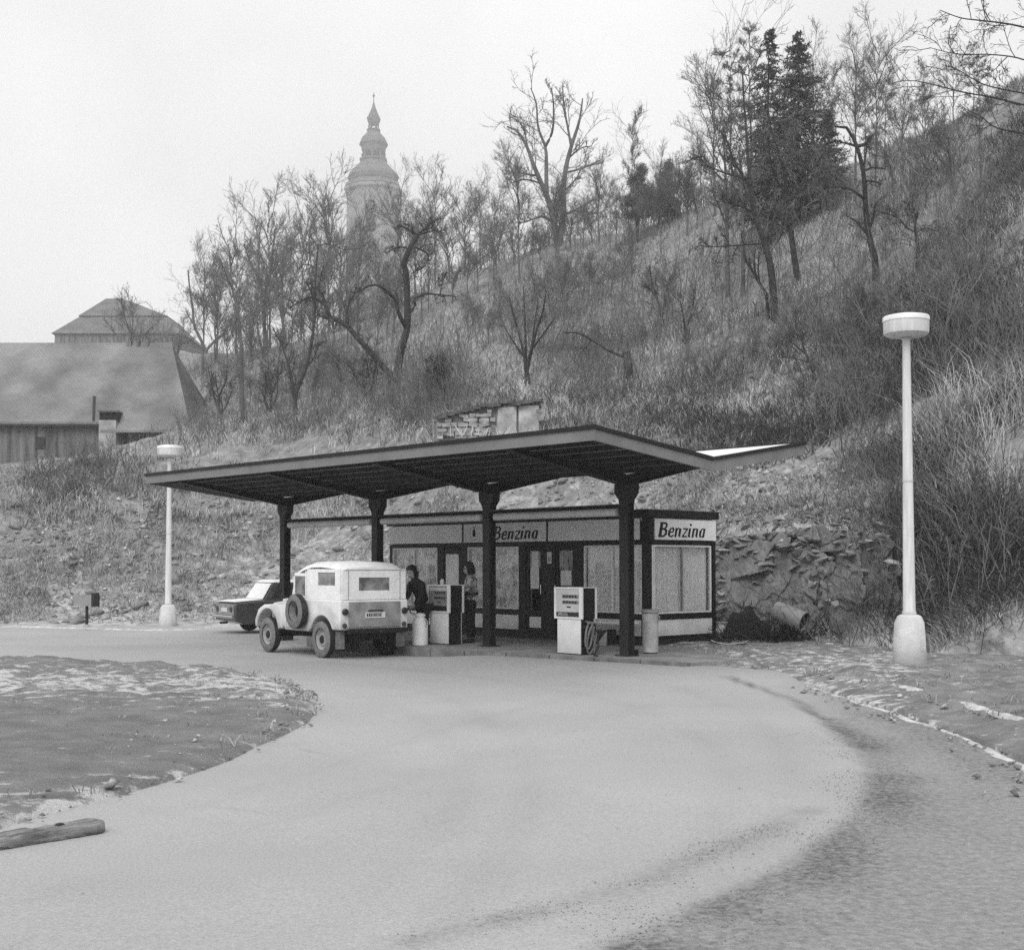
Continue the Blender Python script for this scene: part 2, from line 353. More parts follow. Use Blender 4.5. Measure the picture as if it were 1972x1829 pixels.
def asphalt():
    m = bpy.data.materials.new('road'); m.use_nodes = True; n = m.node_tree; p = n.nodes['Principled BSDF']; p.inputs['Roughness'].default_value = .85; p.inputs['Specular IOR Level'].default_value = .2
    g = n.nodes.new('ShaderNodeNewGeometry')
    def noise(s, d=5, r=.6):
        q = n.nodes.new('ShaderNodeTexNoise'); q.inputs['Scale'].default_value = s; q.inputs['Detail'].default_value = d; q.inputs['Roughness'].default_value = r; n.links.new(g.outputs['Position'], q.inputs['Vector']); return q
    def ramp(src, lo, hi, a, b):
        r = n.nodes.new('ShaderNodeValToRGB'); e = r.color_ramp.elements; e[0].position = lo; e[1].position = hi; e[0].color = (a,)*3+(1,); e[1].color = (b,)*3+(1,); n.links.new(src, r.inputs[0]); return r
    base = ramp(noise(.28, 6, .55).outputs[0], .3, .7, .35, .42); grit = ramp(noise(55, 6, .75).outputs[0], .3, .7, .72, 1.22)
    mu = n.nodes.new('ShaderNodeMix'); mu.data_type = 'RGBA'; mu.blend_type = 'MULTIPLY'; mu.inputs['Factor'].default_value = 1; n.links.new(base.outputs[0], mu.inputs[6]); n.links.new(grit.outputs[0], mu.inputs[7])
    at_ = n.nodes.new('ShaderNodeAttribute'); at_.attribute_name = 'wear_tone'
    nz = noise(16, 7, .72); ad = n.nodes.new('ShaderNodeMath'); ad.operation = 'MULTIPLY_ADD'; ad.inputs[1].default_value = 3.2; ad.inputs[2].default_value = -.75; n.links.new(nz.outputs[0], ad.inputs[0])
    ml = n.nodes.new('ShaderNodeMath'); ml.operation = 'MULTIPLY'; ml.use_clamp = True; n.links.new(ad.outputs[0], ml.inputs[0]); n.links.new(at_.outputs['Fac'], ml.inputs[1])
    # thin wandering cracks
    vo = n.nodes.new('ShaderNodeTexVoronoi'); vo.feature = 'DISTANCE_TO_EDGE'; vo.inputs['Scale'].default_value = .33; wn = noise(1.1, 4); vm = n.nodes.new('ShaderNodeVectorMath'); vm.operation = 'MULTIPLY_ADD'; vm.inputs[1].default_value = (.9, .9, 0)
    n.links.new(wn.outputs['Color'], vm.inputs[0]); n.links.new(g.outputs['Position'], vm.inputs[2]); n.links.new(vm.outputs[0], vo.inputs['Vector'])
    ck = ramp(vo.outputs['Distance'], 0, .006, .55, 0); ckm = n.nodes.new('ShaderNodeMath'); ckm.operation = 'MULTIPLY'; br = ramp(noise(.4, 3).outputs[0], .5, .62, 0, .35); n.links.new(ck.outputs[0], ckm.inputs[0]); n.links.new(br.outputs[0], ckm.inputs[1])
    mxx = n.nodes.new('ShaderNodeMath'); mxx.operation = 'MAXIMUM'; n.links.new(ml.outputs[0], mxx.inputs[0]); n.links.new(ckm.outputs[0], mxx.inputs[1])
    m2 = n.nodes.new('ShaderNodeMix'); m2.data_type = 'RGBA'; n.links.new(mxx.outputs[0], m2.inputs['Factor']); n.links.new(mu.outputs[2], m2.inputs[6]); m2.inputs[7].default_value = (.10, .10, .10, 1); n.links.new(m2.outputs[2], p.inputs['Base Color'])
    bp = n.nodes.new('ShaderNodeBump'); bp.inputs['Strength'].default_value = .35; bp.inputs['Distance'].default_value = .01; n.links.new(noise(70, 4, .7).outputs[0], bp.inputs['Height']); n.links.new(bp.outputs[0], p.inputs['Normal'])
    return m
M['road'] = asphalt()
M['slab'] = groundish('slab', .2, .32, .5, 2.5, .6, .75, bump=.2)
M['rock'] = groundish('rock', .17, .32, .5, 2.6, .6, .78, bump=.8)
M['rock_light'] = groundish('rock_light', .22, .36, .55, 3, .5, .7, bump=.4)
M['field'] = groundish('field', .12, .2, .4, .3, .5, .7)

def attr_float(o, name, arr):
    a = o.data.attributes.new(name, 'FLOAT', 'POINT'); a.data.foreach_set('value', np.asarray(arr, np.float32))
def gridfaces(nr, nc):
    i = np.arange((nr-1)*(nc-1)); r, c = i//(nc-1), i % (nc-1); a = r*nc+c
    return np.stack([a, a+1, a+nc+1, a+nc], 1)

b = MB(); b.add([(-2500,-800,-1.0),(2500,-800,-1.0),(2500,3500,-1.0),(-2500,3500,-1.0)], [(0,1,2,3)])
tag(b.build('ground', M['field']), 'frosted ground spreading out to the horizon', kind='structure')

# hillside: one sheet from the road level to behind the ridge
dr = np.concatenate([np.arange(12, 24, .6), np.arange(24, 56, .2), np.arange(56, 120, .5), np.arange(120, 229, 3)])
ac = np.concatenate([np.arange(-880, -60, 40), np.arange(-60, 2040, 7), np.arange(2040, 2890, 40)])
YY, AA = np.meshgrid(dr, ac, indexing='ij'); XX = (AA-CXP)/F*YY
ZZ = hz(XX, YY)
V = np.stack([XX, YY, ZZ], -1).reshape(-1, 3)
hill = np_mesh('hillside', V, [gridfaces(len(dr), len(ac))], M['hill'], smooth=True)
td = toe_d(XX, YY); up = np.clip(td/9, 0, 1)
fr = (1-up)*.16 - .08*up + .10*fbm(XX*.3, YY*.3, 40) - .12*np.clip((AA-1650)/250, 0, 1)
attr_float(hill, 'frost', fr.ravel())
tag(hill, 'steep hillside of rough grass and rubble rising behind the filling station', kind='structure')

# ------------------------------------------------------------------ road, shoulder, island
nx, ny = 300, 330
xs = np.linspace(-24, 13, nx); ys = np.concatenate([np.linspace(-6, 5, 30), np.linspace(5.05, 42.5, ny-30)])
YY, XX = np.meshgrid(ys, xs, indexing='ij'); ZZ = zroad(YY) + .02*fbm(XX*.5, YY*.5, 5)
kl = np.array([stn(x, y)[:2] for x, y in ((3.2,-.5),(1.9,-.48),(.9,-.56),(-.1,-.70),(-1.5,-.95),(-2.4,-1.15))])
def dist_kl(X, Y):
    q = np.stack([X.ravel(), Y.ravel()], 1); best = np.full(len(q), 1e9)
    for a, b in zip(kl[:-1], kl[1:]):
        ab = b-a; t = np.clip(((q-a)@ab)/(ab@ab), 0, 1); best = np.minimum(best, np.linalg.norm(q-(a+t[:, None]*ab), axis=1))
    return best.reshape(X.shape)
ZZ = ZZ + .12*np.exp(-(dist_kl(XX, YY)/1.3)**2)
V = np.stack([XX, YY, ZZ], -1).reshape(-1, 3)
road = np_mesh('road', V, [gridfaces(ny, nx)], M['road'], smooth=True)
def onroad(px, py):
    # march along the ray until it meets the road level
    lo, hi = 2.0, 60.0
    for _ in range(60):
        m = (lo+hi)/2
        if at(px, py, m).z > float(zroad(m)): lo = m
        else: hi = m
    p = at(px, py, lo); return np.array([p.x, p.y])
def pline(pts, n):
    P = np.array([onroad(*p) for p in pts]); d = np.r_[0, np.cumsum(np.linalg.norm(np.diff(P, axis=0), axis=1))]
    t = np.linspace(0, d[-1], n); Q = np.stack([np.interp(t, d, P[:, k]) for k in range(2)], 1)
    for _ in range(3): Q[1:-1] = (Q[:-2]+2*Q[1:-1]+Q[2:])/4
    return Q
def dist_to(P, X, Y):
    q = np.stack([X.ravel(), Y.ravel()], 1); best = np.full(len(q), 1e9)
    for a, b in zip(P[:-1], P[1:]):
        ab = b-a; t = np.clip(((q-a)@ab)/(ab@ab+1e-9), 0, 1); best = np.minimum(best, np.linalg.norm(q-(a+t[:, None]*ab), axis=1))
    return best.reshape(X.shape)
arcA = pline([(1590,1388),(1660,1440),(1690,1500),(1668,1560),(1605,1620),(1500,1685),(1400,1735),(1300,1775),(1180,1830)], 60)
arcB = pline([(1560,1560),(1450,1612),(1350,1650),(1220,1705),(1050,1752),(940,1775),(800,1815)], 50)
arcC = pline([(1400,1312),(1470,1328),(1530,1348),(1585,1384)], 30)
arcD = pline([(1640,1372),(1740,1390),(1850,1440),(1960,1500)], 30)
tracks = [pline(p, 40) for p in (
 [(-40,1240),(300,1252),(620,1275),(900,1300),(1200,1350),(1380,1430),(1420,1540),(1330,1660),(1150,1790)], [(-40,1222),(300,1230),(640,1250),(950,1272),(1270,1310),(1480,1390),(1545,1500),(1480,1620),(1330,1740)],
 [(640,1330),(780,1360),(900,1450),(880,1560),(760,1680),(600,1800)], [(680,1310),(860,1340),(1010,1430),(1030,1560),(930,1690),(800,1810)],
 [(100,1640),(350,1560),(620,1480),(900,1390),(1150,1330)], [(60,1730),(380,1630),(700,1530),(1000,1430),(1280,1350)])]
def side_right(X, Y):        # how far right of the dark gravel arc
    yy = arcA[:, 1]; o = np.argsort(yy); return X - np.interp(Y, yy[o], arcA[o, 0])
dA, dB, dC, dD = (dist_to(a, XX, YY) for a in (arcA, arcB, arcC, arcD))
sr = side_right(XX, YY)
wear_tone = .72*np.where(sr < 0, np.exp(-(dA/.09)**2), np.exp(-(dA/.42)**2))*(.5+vnoise(XX*2, YY*2, 3)) + .38*np.exp(-(dB/.12)**2)*(.3+1.2*vnoise(XX*3, YY*3, 8)) + .8*np.exp(-(dC/.075)**2)*(.5+vnoise(XX*3, YY*3, 18)) + .18*np.exp(-(dD/.35)**2)
for q_, am in zip(tracks, (.10, .10, .08, .08, .07, .07)): wear_tone += am*np.exp(-(dist_to(q_, XX, YY)/.14)**2)*(.2+1.2*vnoise(XX*.6, YY*.6, 12))
wear_tone += .5*np.clip(sr/.8, 0, 1)*np.clip((22-YY)/6, 0, 1)
wear_tone += .10*fbm(XX*1.2, YY*1.2, 61) + .26*np.exp(-((YY-23.6)/2.2)**2)*np.clip((XX+6)/2, 0, 1)*np.clip((5-XX)/2, 0, 1)  # faint mottling, and a darker band across the road before the pumps
attr_float(road, 'wear_tone', np.clip(wear_tone, 0, 1).ravel())
tag(road, 'pale frosted asphalt forecourt curving past the pumps', kind='structure')

rng = np.random.default_rng(31)
def scatter_stones(name, P, S, m, label, kind='stuff'):
    """many small rough stones as one object: P (n,3) centres, S (n,) sizes"""
    base = np.array([(1,0,0),(-1,0,0),(0,1,0),(0,-1,0),(0,0,1),(0,0,-.6)], float)
    f = np.array([(0,2,4),(2,1,4),(1,3,4),(3,0,4),(2,0,5),(1,2,5),(3,1,5),(0,3,5)])
    n = len(P); j = base[None]*(.7+.6*rng.random((n,6,1)))*S[:, None, None]
    j[..., 2] *= .65; a = rng.random(n)*6.28; c, s = np.cos(a)[:, None], np.sin(a)[:, None]
    x = j[..., 0]*c-j[..., 1]*s; y = j[..., 0]*s+j[..., 1]*c; tl = rng.normal(0, .3, (n,1)); z = j[..., 2] + x*tl
    V = np.stack([x, y, z], -1) + P[:, None, :]
    Fc = (f[None]+6*np.arange(n)[:, None, None]).reshape(-1, 3)
    return tag(np_mesh(name, V.reshape(-1, 3), [Fc], m), label, kind=kind)
def along(Q, n, spread):
    k = rng.integers(0, len(Q)-1, n); t = rng.random((n,1)); return Q[k]*(1-t)+Q[k+1]*t + rng.normal(0, spread, (n,2))
g1 = along(arcA[6:], 8000, .24); g2 = along(arcB, 2600, .12); g3 = np.stack([rng.uniform(.5, 9, 900), rng.uniform(5, 16, 900)], 1)
g4 = np.stack([rng.uniform(-9, 6, 700), rng.uniform(5, 24, 700)], 1)
G = np.concatenate([g1, g2]); G = G[vnoise(G[:, 0]*3.5, G[:, 1]*3.5, 31)+rng.normal(0, .14, len(G)) > .5]; G = np.concatenate([G, g3, g4]); Sg = np.clip(rng.lognormal(-5.75, .4, len(G)), .0015, .009)
tag(scatter_stones('gravel', np.c_[G, zroad(G[:, 1])+.004], Sg, M['grit'], 'loose dark gravel swept into arcs across the forecourt'))

# right verge between the asphalt edge and the slope foot
edge = pline([(1215,1265),(1300,1277),(1400,1299),(1480,1311),(1560,1322),(1640,1350),(1720,1372),(1800,1402),(1860,1424),(1911,1446),(1975,1476),(2080,1540),(2250,1680),(2650,1960)], 330)
NT = 90; toe_pts = []
for e in edge:
    a = float(azim(e[0], e[1])); 
    a2 = 1300 + (a-1215)*1.15; Yt = float(np.interp(a2, AG, TOE))+1.2
    if a2 < 1400: Yt = min(Yt, 31.0)
    toe_pts.append(((a2-CXP)/F*Yt, Yt))
toe_pts = np.array(toe_pts)
t = np.linspace(0, 1, NT)[:, None, None]
PQ = edge[None]*(1-t)+toe_pts[None]*t
dd = np.linalg.norm(PQ-edge[None], axis=2)
zz = zroad(PQ[..., 1]) + .015 + .16*np.clip(dd/2.2, 0, 1) + .025*np.clip(dd/.2, 0, 1) + np.clip(dd/1.2, .1, 1)*(.13*fbm(PQ[..., 0]*1.1, PQ[..., 1]*1.1, 71)+.09*fbm(PQ[..., 0]*5, PQ[..., 1]*5, 171))
zz[0] -= .12
V = np.concatenate([PQ, zz[..., None]], 2).reshape(-1, 3)
verge = np_mesh('verge', V, [gridfaces(NT, len(edge))], M['verge'], smooth=True)
attr_float(verge, 'frost', (.08*np.exp(-(dd/.35)**2) + .12*fbm(PQ[..., 0]*.5, PQ[..., 1]*.5, 77) - .10*np.clip((azim(PQ[...,0],PQ[...,1])-1700)/150, 0, 1)).ravel())
tag(verge, 'frost dusted rough verge between the asphalt edge and the rock', kind='structure')
# strip of frozen slush along the asphalt edge
def windrow(name, Q, wdt, h, m, label, seed=0):
    n = len(Q); tg = np.gradient(Q, axis=0); nn = np.stack([-tg[:, 1], tg[:, 0]], 1); nn /= np.linalg.norm(nn, axis=1)[:, None]+1e-9
    nzz = .5+1.1*np.abs(fbm(Q[:, 0]*2.2, Q[:, 1]*2.2, 90+seed)); rows = []
    for u in np.linspace(-1, 1, 7):
        P = Q + nn*(u*wdt*nzz)[:, None] + nn*(.25*fbm(Q[:, 0]*1.3, Q[:, 1]*1.3, 95+seed))[:, None]
        rows.append(np.c_[P, zroad(Q[:, 1]) - .01 + (1-u*u)*h*nzz*(.6+.8*vnoise(P[:, 0]*7, P[:, 1]*7, 4))])
    o = np_mesh(name, np.array(rows).reshape(-1, 3), [gridfaces(7, n)], m, smooth=True)
    return tag(o, label, kind='stuff')
M['slush'] = mat('slush', .38, .62, 5, .9, .3, coord='World')
windrow('slush_strip', edge[8:250], .11, .03, M['slush'], 'thin line of frozen slush along the right asphalt edge')
shoulder = pline([(1560,1293),(1640,1322),(1760,1348),(1840,1372),(1911,1394),(1990,1420)], 70)
sh = windrow('frost_strip', shoulder, .16, .06, M['slush'], 'second pale frost line further up the right verge', 3)
for v in sh.data.vertices: v.co.z += .13
lstrip = pline([(-60,1203),(61,1208),(180,1211),(300,1214),(360,1213),(440,1206),(480,1202)], 80)
windrow('snow_strip', lstrip, .14, .07, M['slush'], 'pale snow line where the left road meets the bank', 5)

# left dirt island
isl = pline([(-140,1262),(61,1269),(200,1276),(330,1283),(430,1292),(520,1308),(580,1330),(612,1352),(622,1372),(606,1392),(560,1415),(500,1440),(440,1472),(360,1500),(270,1526),(160,1556),(61,1584),(-40,1615),(-180,1665)], 220)
cen = np.array([-9.0, 12.5]); NT = 60; t = np.linspace(0, 1, NT)[:, None, None]
wob = .10*fbm(isl[:, 0]*2, isl[:, 1]*2, 101)[:, None]*np.array([[1., 1.]])
PQ = (isl+wob)[None]*(1-t) + cen[None, None]*t; dd = np.linalg.norm(PQ-isl[None], axis=2)
backside = np.clip((PQ[..., 1]-15.5)/3, 0, 1)
zz = zroad(PQ[..., 1]) + .004 + .05*np.clip(dd/.25, 0, 1) + .05*np.clip(dd/2, 0, 1) + (.05+.20*backside)*np.clip(dd/.5, 0, 1)*(fbm(PQ[..., 0]*1.7, PQ[..., 1]*1.7, 111)+.12)
zz[0] -= .1
V = np.concatenate([PQ, zz[..., None]], 2).reshape(-1, 3)
island = np_mesh('dirt_island', V, [gridfaces(NT, len(isl))], M['island'], smooth=True)
fr = .12*np.exp(-((PQ[..., 1]-19)/2.2)**2) + .07*np.exp(-((PQ[..., 1]-9.6)/.8)**2) - .09*np.exp(-((PQ[..., 1]-13.5)/2.4)**2) + .08*np.exp(-(dd/.25)**2)
attr_float(island, 'frost', fr.ravel())
tag(island, 'rounded island of bare earth and frost beside the road', kind='structure')
n = 1500; q = np.c_[rng.uniform(-9, -1.9, n), np.where(rng.random(n) < .7, rng.normal(18, 2.2, n), rng.uniform(9, 20, n))]
def inside(P, poly):
    x, y = P[:, 0], P[:, 1]; r = np.zeros(len(P), bool); j = len(poly)-1
    for i in range(len(poly)):
        xi, yi = poly[i]; xj, yj = poly[j]; c = ((yi > y) != (yj > y)) & (x < (xj-xi)*(y-yi)/(yj-yi+1e-12)+xi); r ^= c; j = i
    return r
q = q[inside(q, isl)]
scatter_stones('earth_clods', np.c_[q, zroad(q[:, 1])+.08], np.clip(rng.lognormal(-3.9, .6, len(q)), .006, .08), M['verge'], 'dark frozen earth clods lying on the dirt island')
e2 = along(edge, 500, .25); e3 = PQ[1, rng.integers(0, len(isl), 260)] + rng.normal(0, .08, (260, 2))
e = np.concatenate([e2, e3])
scatter_stones('edge_pebbles', np.c_[e, zroad(e[:, 1])+.02], np.clip(rng.lognormal(-3.9, .5, len(e)), .008, .06), M['verge'], 'small frosted pebbles along the ragged asphalt edges')

# pump island slab with kerb stones
kpts = [(1.9,-.48),(.9,-.56),(-.1,-.70),(-1.5,-.95),(-3,-1.25),(-5,-1.30),(-6.6,-1.08),(-9.6,-.85)]
K = np.array(kpts)
top = [stn(x, y, 0.0) for x, y in kpts] + [stn(-10.6, 5.2, 0), stn(1.9, 5.2, 0)]
n = len(top); b = MB()
b.add([tuple(p) for p in top] + [(p.x, p.y, -.6) for p in top], [tuple(range(n))[::-1]] + [(i, (i+1) % n, (i+1) % n+n, i+n) for i in range(n)])
slab = b.build('pavement', M['slab']); tag(slab, 'low concrete pump island under the canopy reaching back to the kiosk', kind='structure')
M['kerb'] = mat('kerb', .10, .2, 3, .9, .2, coord='World')
d = np.r_[0, np.cumsum(np.linalg.norm(np.diff(K, axis=0), axis=1))]; ks = None
for s in np.arange(.0, d[-1]-.8, 1.0):
    p0 = [np.interp(s+.01, d, K[:, k]) for k in (0, 1)]; p1 = [np.interp(s+.985, d, K[:, k]) for k in (0, 1)]
    a = stn(*p0); c = stn(*p1); v = c-a; L = v.length; ang = math.atan2(v.y, v.x)
    if ks is None: ks = MB().box(0, .97, 0, .12, -.5, .012).build('kerb_stone', M['kerb'], slab, bevel=.01); o = ks
    else: o = ks.copy(); C.objects.link(o)
    o.location = a; o.rotation_euler = (0, 0, ang)
# ================================================================== canopy (station frame)
can = thing('canopy', 'butterfly roofed filling station canopy on four dark steel columns', 'canopy', SO, SA)
XL, XR, YF, YB = -13.06, 2.03, -2.99, 2.72
ZV, ZF, ZB = 3.54, 3.88, 3.98              # valley, front edge, rear edge (top)
def zt(y): return ZV + (ZF-ZV)*y/YF if y < 0 else ZV + (ZB-ZV)*y/YB
th = .10
def sheet(x0, x1, prof, t):                # folded plate: profile (y, z top), pulled along x
    b = MB(); n = len(prof); p = prof + [(y, z-t) for y, z in prof[::-1]]
    vs = [(x0, y, z) for y, z in p] + [(x1, y, z) for y, z in p]; m = len(p)
    b.add(vs, [tuple(range(m)), tuple(range(2*m-1, m-1, -1))] + [(i, i+m, (i+1) % m+m, (i+1) % m) for i in range(m)]); return b
sheet(XL+.06, XR-.06, [(YF+.06, zt(YF)-.015), (0, ZV-.015), (YB-.06, zt(YB)-.015)], .03).build('roof_deck', M['roof_frost'], can)
# ribbed soffit: long panels with open joints
ys = list(np.linspace(YF+.07, -.03, 7)) + list(np.linspace(.03, YB-.07, 7)); so_ = None
for a, c in zip(ys[:-1], ys[1:]):
    if c-a < .1: continue
    b = MB(); g = .012
    b.hex8([(XL+.07, a+g, zt(a+g)-.085), (XR-.07, a+g, zt(a+g)-.085), (XR-.07, c-g, zt(c-g)-.085), (XL+.07, c-g, zt(c-g)-.085),
            (XL+.07, a+g, zt(a+g)-.055), (XR-.07, a+g, zt(a+g)-.055), (XR-.07, c-g, zt(c-g)-.055), (XL+.07, c-g, zt(c-g)-.055)]); b.build('soffit_panel', M['soffit'], can)
    b2 = MB(); b2.hex8([(XL+.08, a-.03, zt(a)-.17), (XR-.08, a-.03, zt(a)-.17), (XR-.08, a+.03, zt(a)-.17), (XL+.08, a+.03, zt(a)-.17),
            (XL+.08, a-.03, zt(a)-.088), (XR-.08, a-.03, zt(a)-.088), (XR-.08, a+.03, zt(a)-.088), (XL+.08, a+.03, zt(a)-.088)]); 
    if abs(a-YF) > .2: b2.build('purlin', M['dark_steel'], can)
MB().box(XL, XR, YF, YF+.05, ZF-.235, ZF-.055).build('fascia', M['fascia_grey'], can)
MB().box(XL, XR, YB-.05, YB, ZB-.235, ZB-.055).build('fascia', M['fascia_grey'], can)
for x0, x1 in ((XR-.05, XR), (XL, XL+.05)):
    for ya, yb in ((YF+.052, 0), (0, YB-.052)):
        b = MB(); b.hex8([(x0,ya,zt(ya)-.235),(x1,ya,zt(ya)-.235),(x1,yb,zt(yb)-.235),(x0,yb,zt(yb)-.235),(x0,ya,zt(ya)-.055),(x1,ya,zt(ya)-.055),(x1,yb,zt(yb)-.055),(x0,yb,zt(yb)-.055)])
        b.build('fascia', M['fascia_grey'], can)
def rim(x0, x1, prof):
    sheet(x0, x1, prof, .062).build('roof_trim', M['black_paint'], can)
MB().box(XL-.03, XR+.03, YF-.03, YF+.06, ZF-.053, ZF+.012).build('roof_trim', M['black_paint'], can)
MB().box(XL-.03, XR+.03, YB-.06, YB+.03, ZB-.053, ZB+.012).build('roof_trim', M['black_paint'], can)
rim(XR-.055, XR+.03, [(YF+.062, zt(YF+.062)+.01), (0, ZV+.01), (YB-.062, zt(YB-.062)+.01)])
rim(XL-.03, XL+.055, [(YF+.062, zt(YF+.062)+.01), (0, ZV+.01), (YB-.062, zt(YB-.062)+.01)])
COLX = [0, -3.82, -7.66, -11.5]
col0 = None
b = MB()                                   # H section with flared head
b.box(-.10, .10, -.095, -.07, .02, 3.16); b.box(-.10, .10, .07, .095, .02, 3.16); b.box(-.025, .025, -.07, .07, .02, 3.16)
b.box(-.16, .16, -.15, .15, -.35, .02)
cm = b.build('column', M['dark_steel'], can)
h = MB(); h.prism([(-.105, 2.80), (.105, 2.80), (.12, 2.88), (.22, 3.0), (.225, 3.17), (-.225, 3.17), (-.22, 3.0), (-.12, 2.88)], -.10, .10)
hd = h.build('column_head', M['black_paint'], cm, bevel=.01)
bb = MB()                                  # tapered cross arm front and back
for s, Y, Z in ((-1, YF+.07, ZF-.24), (1, YB-.07, ZB-.24)):
    a = .0
    for (w0, top, bot0, bot1) in ((.02, 0, 3.17, Z-.10), ):
        p = [(-w0, 0, 3.16), (w0, 0, 3.16), (w0, Y, Z-.02), (-w0, Y, Z-.02), (-w0, 0, ZV-.19), (w0, 0, ZV-.19), (w0, Y, zt(Y)-.19), (-w0, Y, zt(Y)-.19)]
        bb.add(p, [(0,3,2,1),(4,5,6,7),(0,1,5,4),(1,2,6,5),(2,3,7,6),(3,0,4,7)])
    p = [(-.09, 0, 3.13), (.09, 0, 3.13), (.09, Y, Z-.05), (-.09, Y, Z-.05), (-.09, 0, 3.158), (.09, 0, 3.158), (.09, Y, Z-.022), (-.09, Y, Z-.022)]
    bb.add(p, [(0,3,2,1),(4,5,6,7),(0,1,5,4),(1,2,6,5),(2,3,7,6),(3,0,4,7)])
ar = bb.build('cross_arm', M['dark_steel'], can)
for k, x in enumerate(COLX):
    if k == 0: c, a = cm, ar
    else:
        c = cm.copy(); C.objects.link(c); h2 = hd.copy(); C.objects.link(h2); h2.parent = c; a = ar.copy(); C.objects.link(a)
    c.location = (x, 0, 0); a.location = (x, 0, 0)
# strip light troughs between the columns
for k in range(3):
    x1, x0 = COLX[k]-.13, COLX[k+1]+.13
    bt = MB().box(x0, x1, -.10, .10, 2.77, 2.80); bt.box(x0, x1, .06, .10, 2.68, 2.77)
    tr = bt.build('light_trough', M['dark_steel'], can)
    MB().lathe([(.03, x0+.06), (.075, x0+.08), (.075, x1-.08), (.03, x1-.06)], 14, (0, -.02, 2.655), 'x').build('trough_tube', M['grey_paint'], tr, smooth=True)
MB().box(-.16, -.102, -.05, .08, 2.22, 2.42).build('switch_box', M['pump_grey'], can, bevel=.01)

# ================================================================== kiosk
KO = stn(-1.64, 2.49); kio = thing('kiosk', 'flat roofed glazed petrol kiosk with dark frame and white sign band', 'kiosk', KO, SA)
KL, KD = 8.85, 2.2
def kbox(name, m, x0, x1, y0, y1, z0, z1, parent=None, bevel=0): return MB().box(x0, x1, y0, y1, z0, z1).build(name, M[m], parent or kio, bevel=bevel)
kbox('plinth', 'dark_steel', -KL+.01, -.01, .03, KD-.01, 0, .13)
kbox('floor_slab', 'dark_steel', -KL+.03, -.03, .06, KD-.03, .132, .16)
kbox('roof', 'black_paint', -KL-.06, .06, -.06, KD+.06, 2.66, 2.83, bevel=.015)
kbox('ceiling_panel', 'white_panel', -KL+.05, -.05, .05, KD-.05, 2.60, 2.655)
kbox('back_wall', 'white_panel', -KL+.03, -.03, KD-.06, KD-.002, .13, 2.6)
kbox('side_wall', 'white_panel', -KL+.002, -KL+.06, .06, KD-.07, .13, 2.6)
# dark posts (front then end)
for x0, x1 in ((-8.83,-8.73), (-6.9,-6.66), (-6.07,-5.78), (-3.96,-3.73), (-3.14,-2.78), (-2.14,-1.9), (-.20,-.0)):
    kbox('post', 'black_paint', x0, x1, .0, .09, .13, 2.17)
kbox('post', 'black_paint', -.10, -.002, 2.1, KD, .13, 2.17)
kbox('corner_post', 'black_paint', -.19, -.001, .001, .15, 2.19, 2.655)
# rails
for nm, z0, z1 in (('rail', 2.10, 2.185), ('rail', .53, .64)):
    kbox(nm, 'black_paint', -8.83, -.0, -.004, .085, z0, z1); kbox(nm, 'black_paint', -.085, .004, .09, KD, z0, z1)
kbox('rail', 'black_paint', -8.83, -.0, -.003, .08, .131, .17); kbox('rail', 'black_paint', -.08, .003, .09, KD, .131, .17)
# sign band
for x0, x1 in ((-8.80,-5.93), (-5.87,-3.02), (-2.96,-.24)):
    kbox('sign_panel', 'white_panel', x0, x1, -.03, -.005, 2.2, 2.635)
kbox('sign_panel', 'white_panel', .005, .03, .155, KD-.02, 2.2, 2.635)
for x in (-5.9, -2.99): kbox('sign_joint', 'black_paint', x-.03, x+.03, -.032, -.006, 2.19, 2.655)
# low panels
for x0, x1 in ((-8.7,-6.92), (-5.74,-3.98), (-1.86,-.24)): kbox('low_panel', 'white_panel', x0, x1, .012, .04, .19, .52)
kbox('low_panel', 'white_panel', -.04, -.012, .16, 2.08, .19, .52)
# windows: frame > glass, mullion ; curtains behind
def frame_x(x0, x1, z0, z1, mull, cur):
    t = .035; b = MB(); b.box(x0, x0+t, .01, .06, z0, z1); b.box(x1-t, x1, .01, .06, z0, z1); b.box(x0+t, x1-t, .01, .06, z0, z0+t); b.box(x0+t, x1-t, .01, .06, z1-t, z1)
    f = b.build('window_frame', M['white_paint'], kio)
    for m in mull: MB().box(m-.02, m+.02, .012, .055, z0+t, z1-t).build('mullion', M['white_paint'], f)
    ms = [x0+t] + list(mull) + [x1-t]
    for a, c in zip(ms[:-1], ms[1:]): MB().box(a+.02, c-.02, .03, .036, z0+t, z1-t).build('pane', M['glass'], f)
    curtain(x0+.04, x1-.04, .10, z0, z1+.03, cur)
def curtain(x0, x1, y, z0, z1, m, rot=False, gap=None):
    n = int((x1-x0)/.018); V = []; 
    for i in range(n+1):
        x = x0+(x1-x0)*i/n; yy = y + .022*math.sin(i*1.05) + .012*math.sin(i*.37+1)
        for z in np.linspace(z0, z1, 4): V.append((x, yy, z) if not rot else (-yy, x, z))
    return np_mesh('curtain', V, [gridfaces(n+1, 4)], M[m], kio, smooth=True)
frame_x(-8.72, -6.91, .65, 2.09, [-7.83], 'curtain_print')
frame_x(-5.77, -3.97, .65, 2.09, [], 'curtain_print')
frame_x(-1.89, -.205, .65, 2.09, [-1.05], 'curtain')
t = .035; b = MB(); z0, z1 = .65, 2.09
b.box(-.06, -.01, .16, .16+t, z0, z1); b.box(-.06, -.01, 2.06-t, 2.06, z0, z1); b.box(-.06, -.01, .16+t, 2.06-t, z0, z0+t); b.box(-.06, -.01, .16+t, 2.06-t, z1-t, z1)
f = b.build('window_frame', M['white_paint'], kio); MB().box(-.055, -.012, 1.07, 1.11, z0+t, z1-t).build('mullion', M['pump_grey'], f)
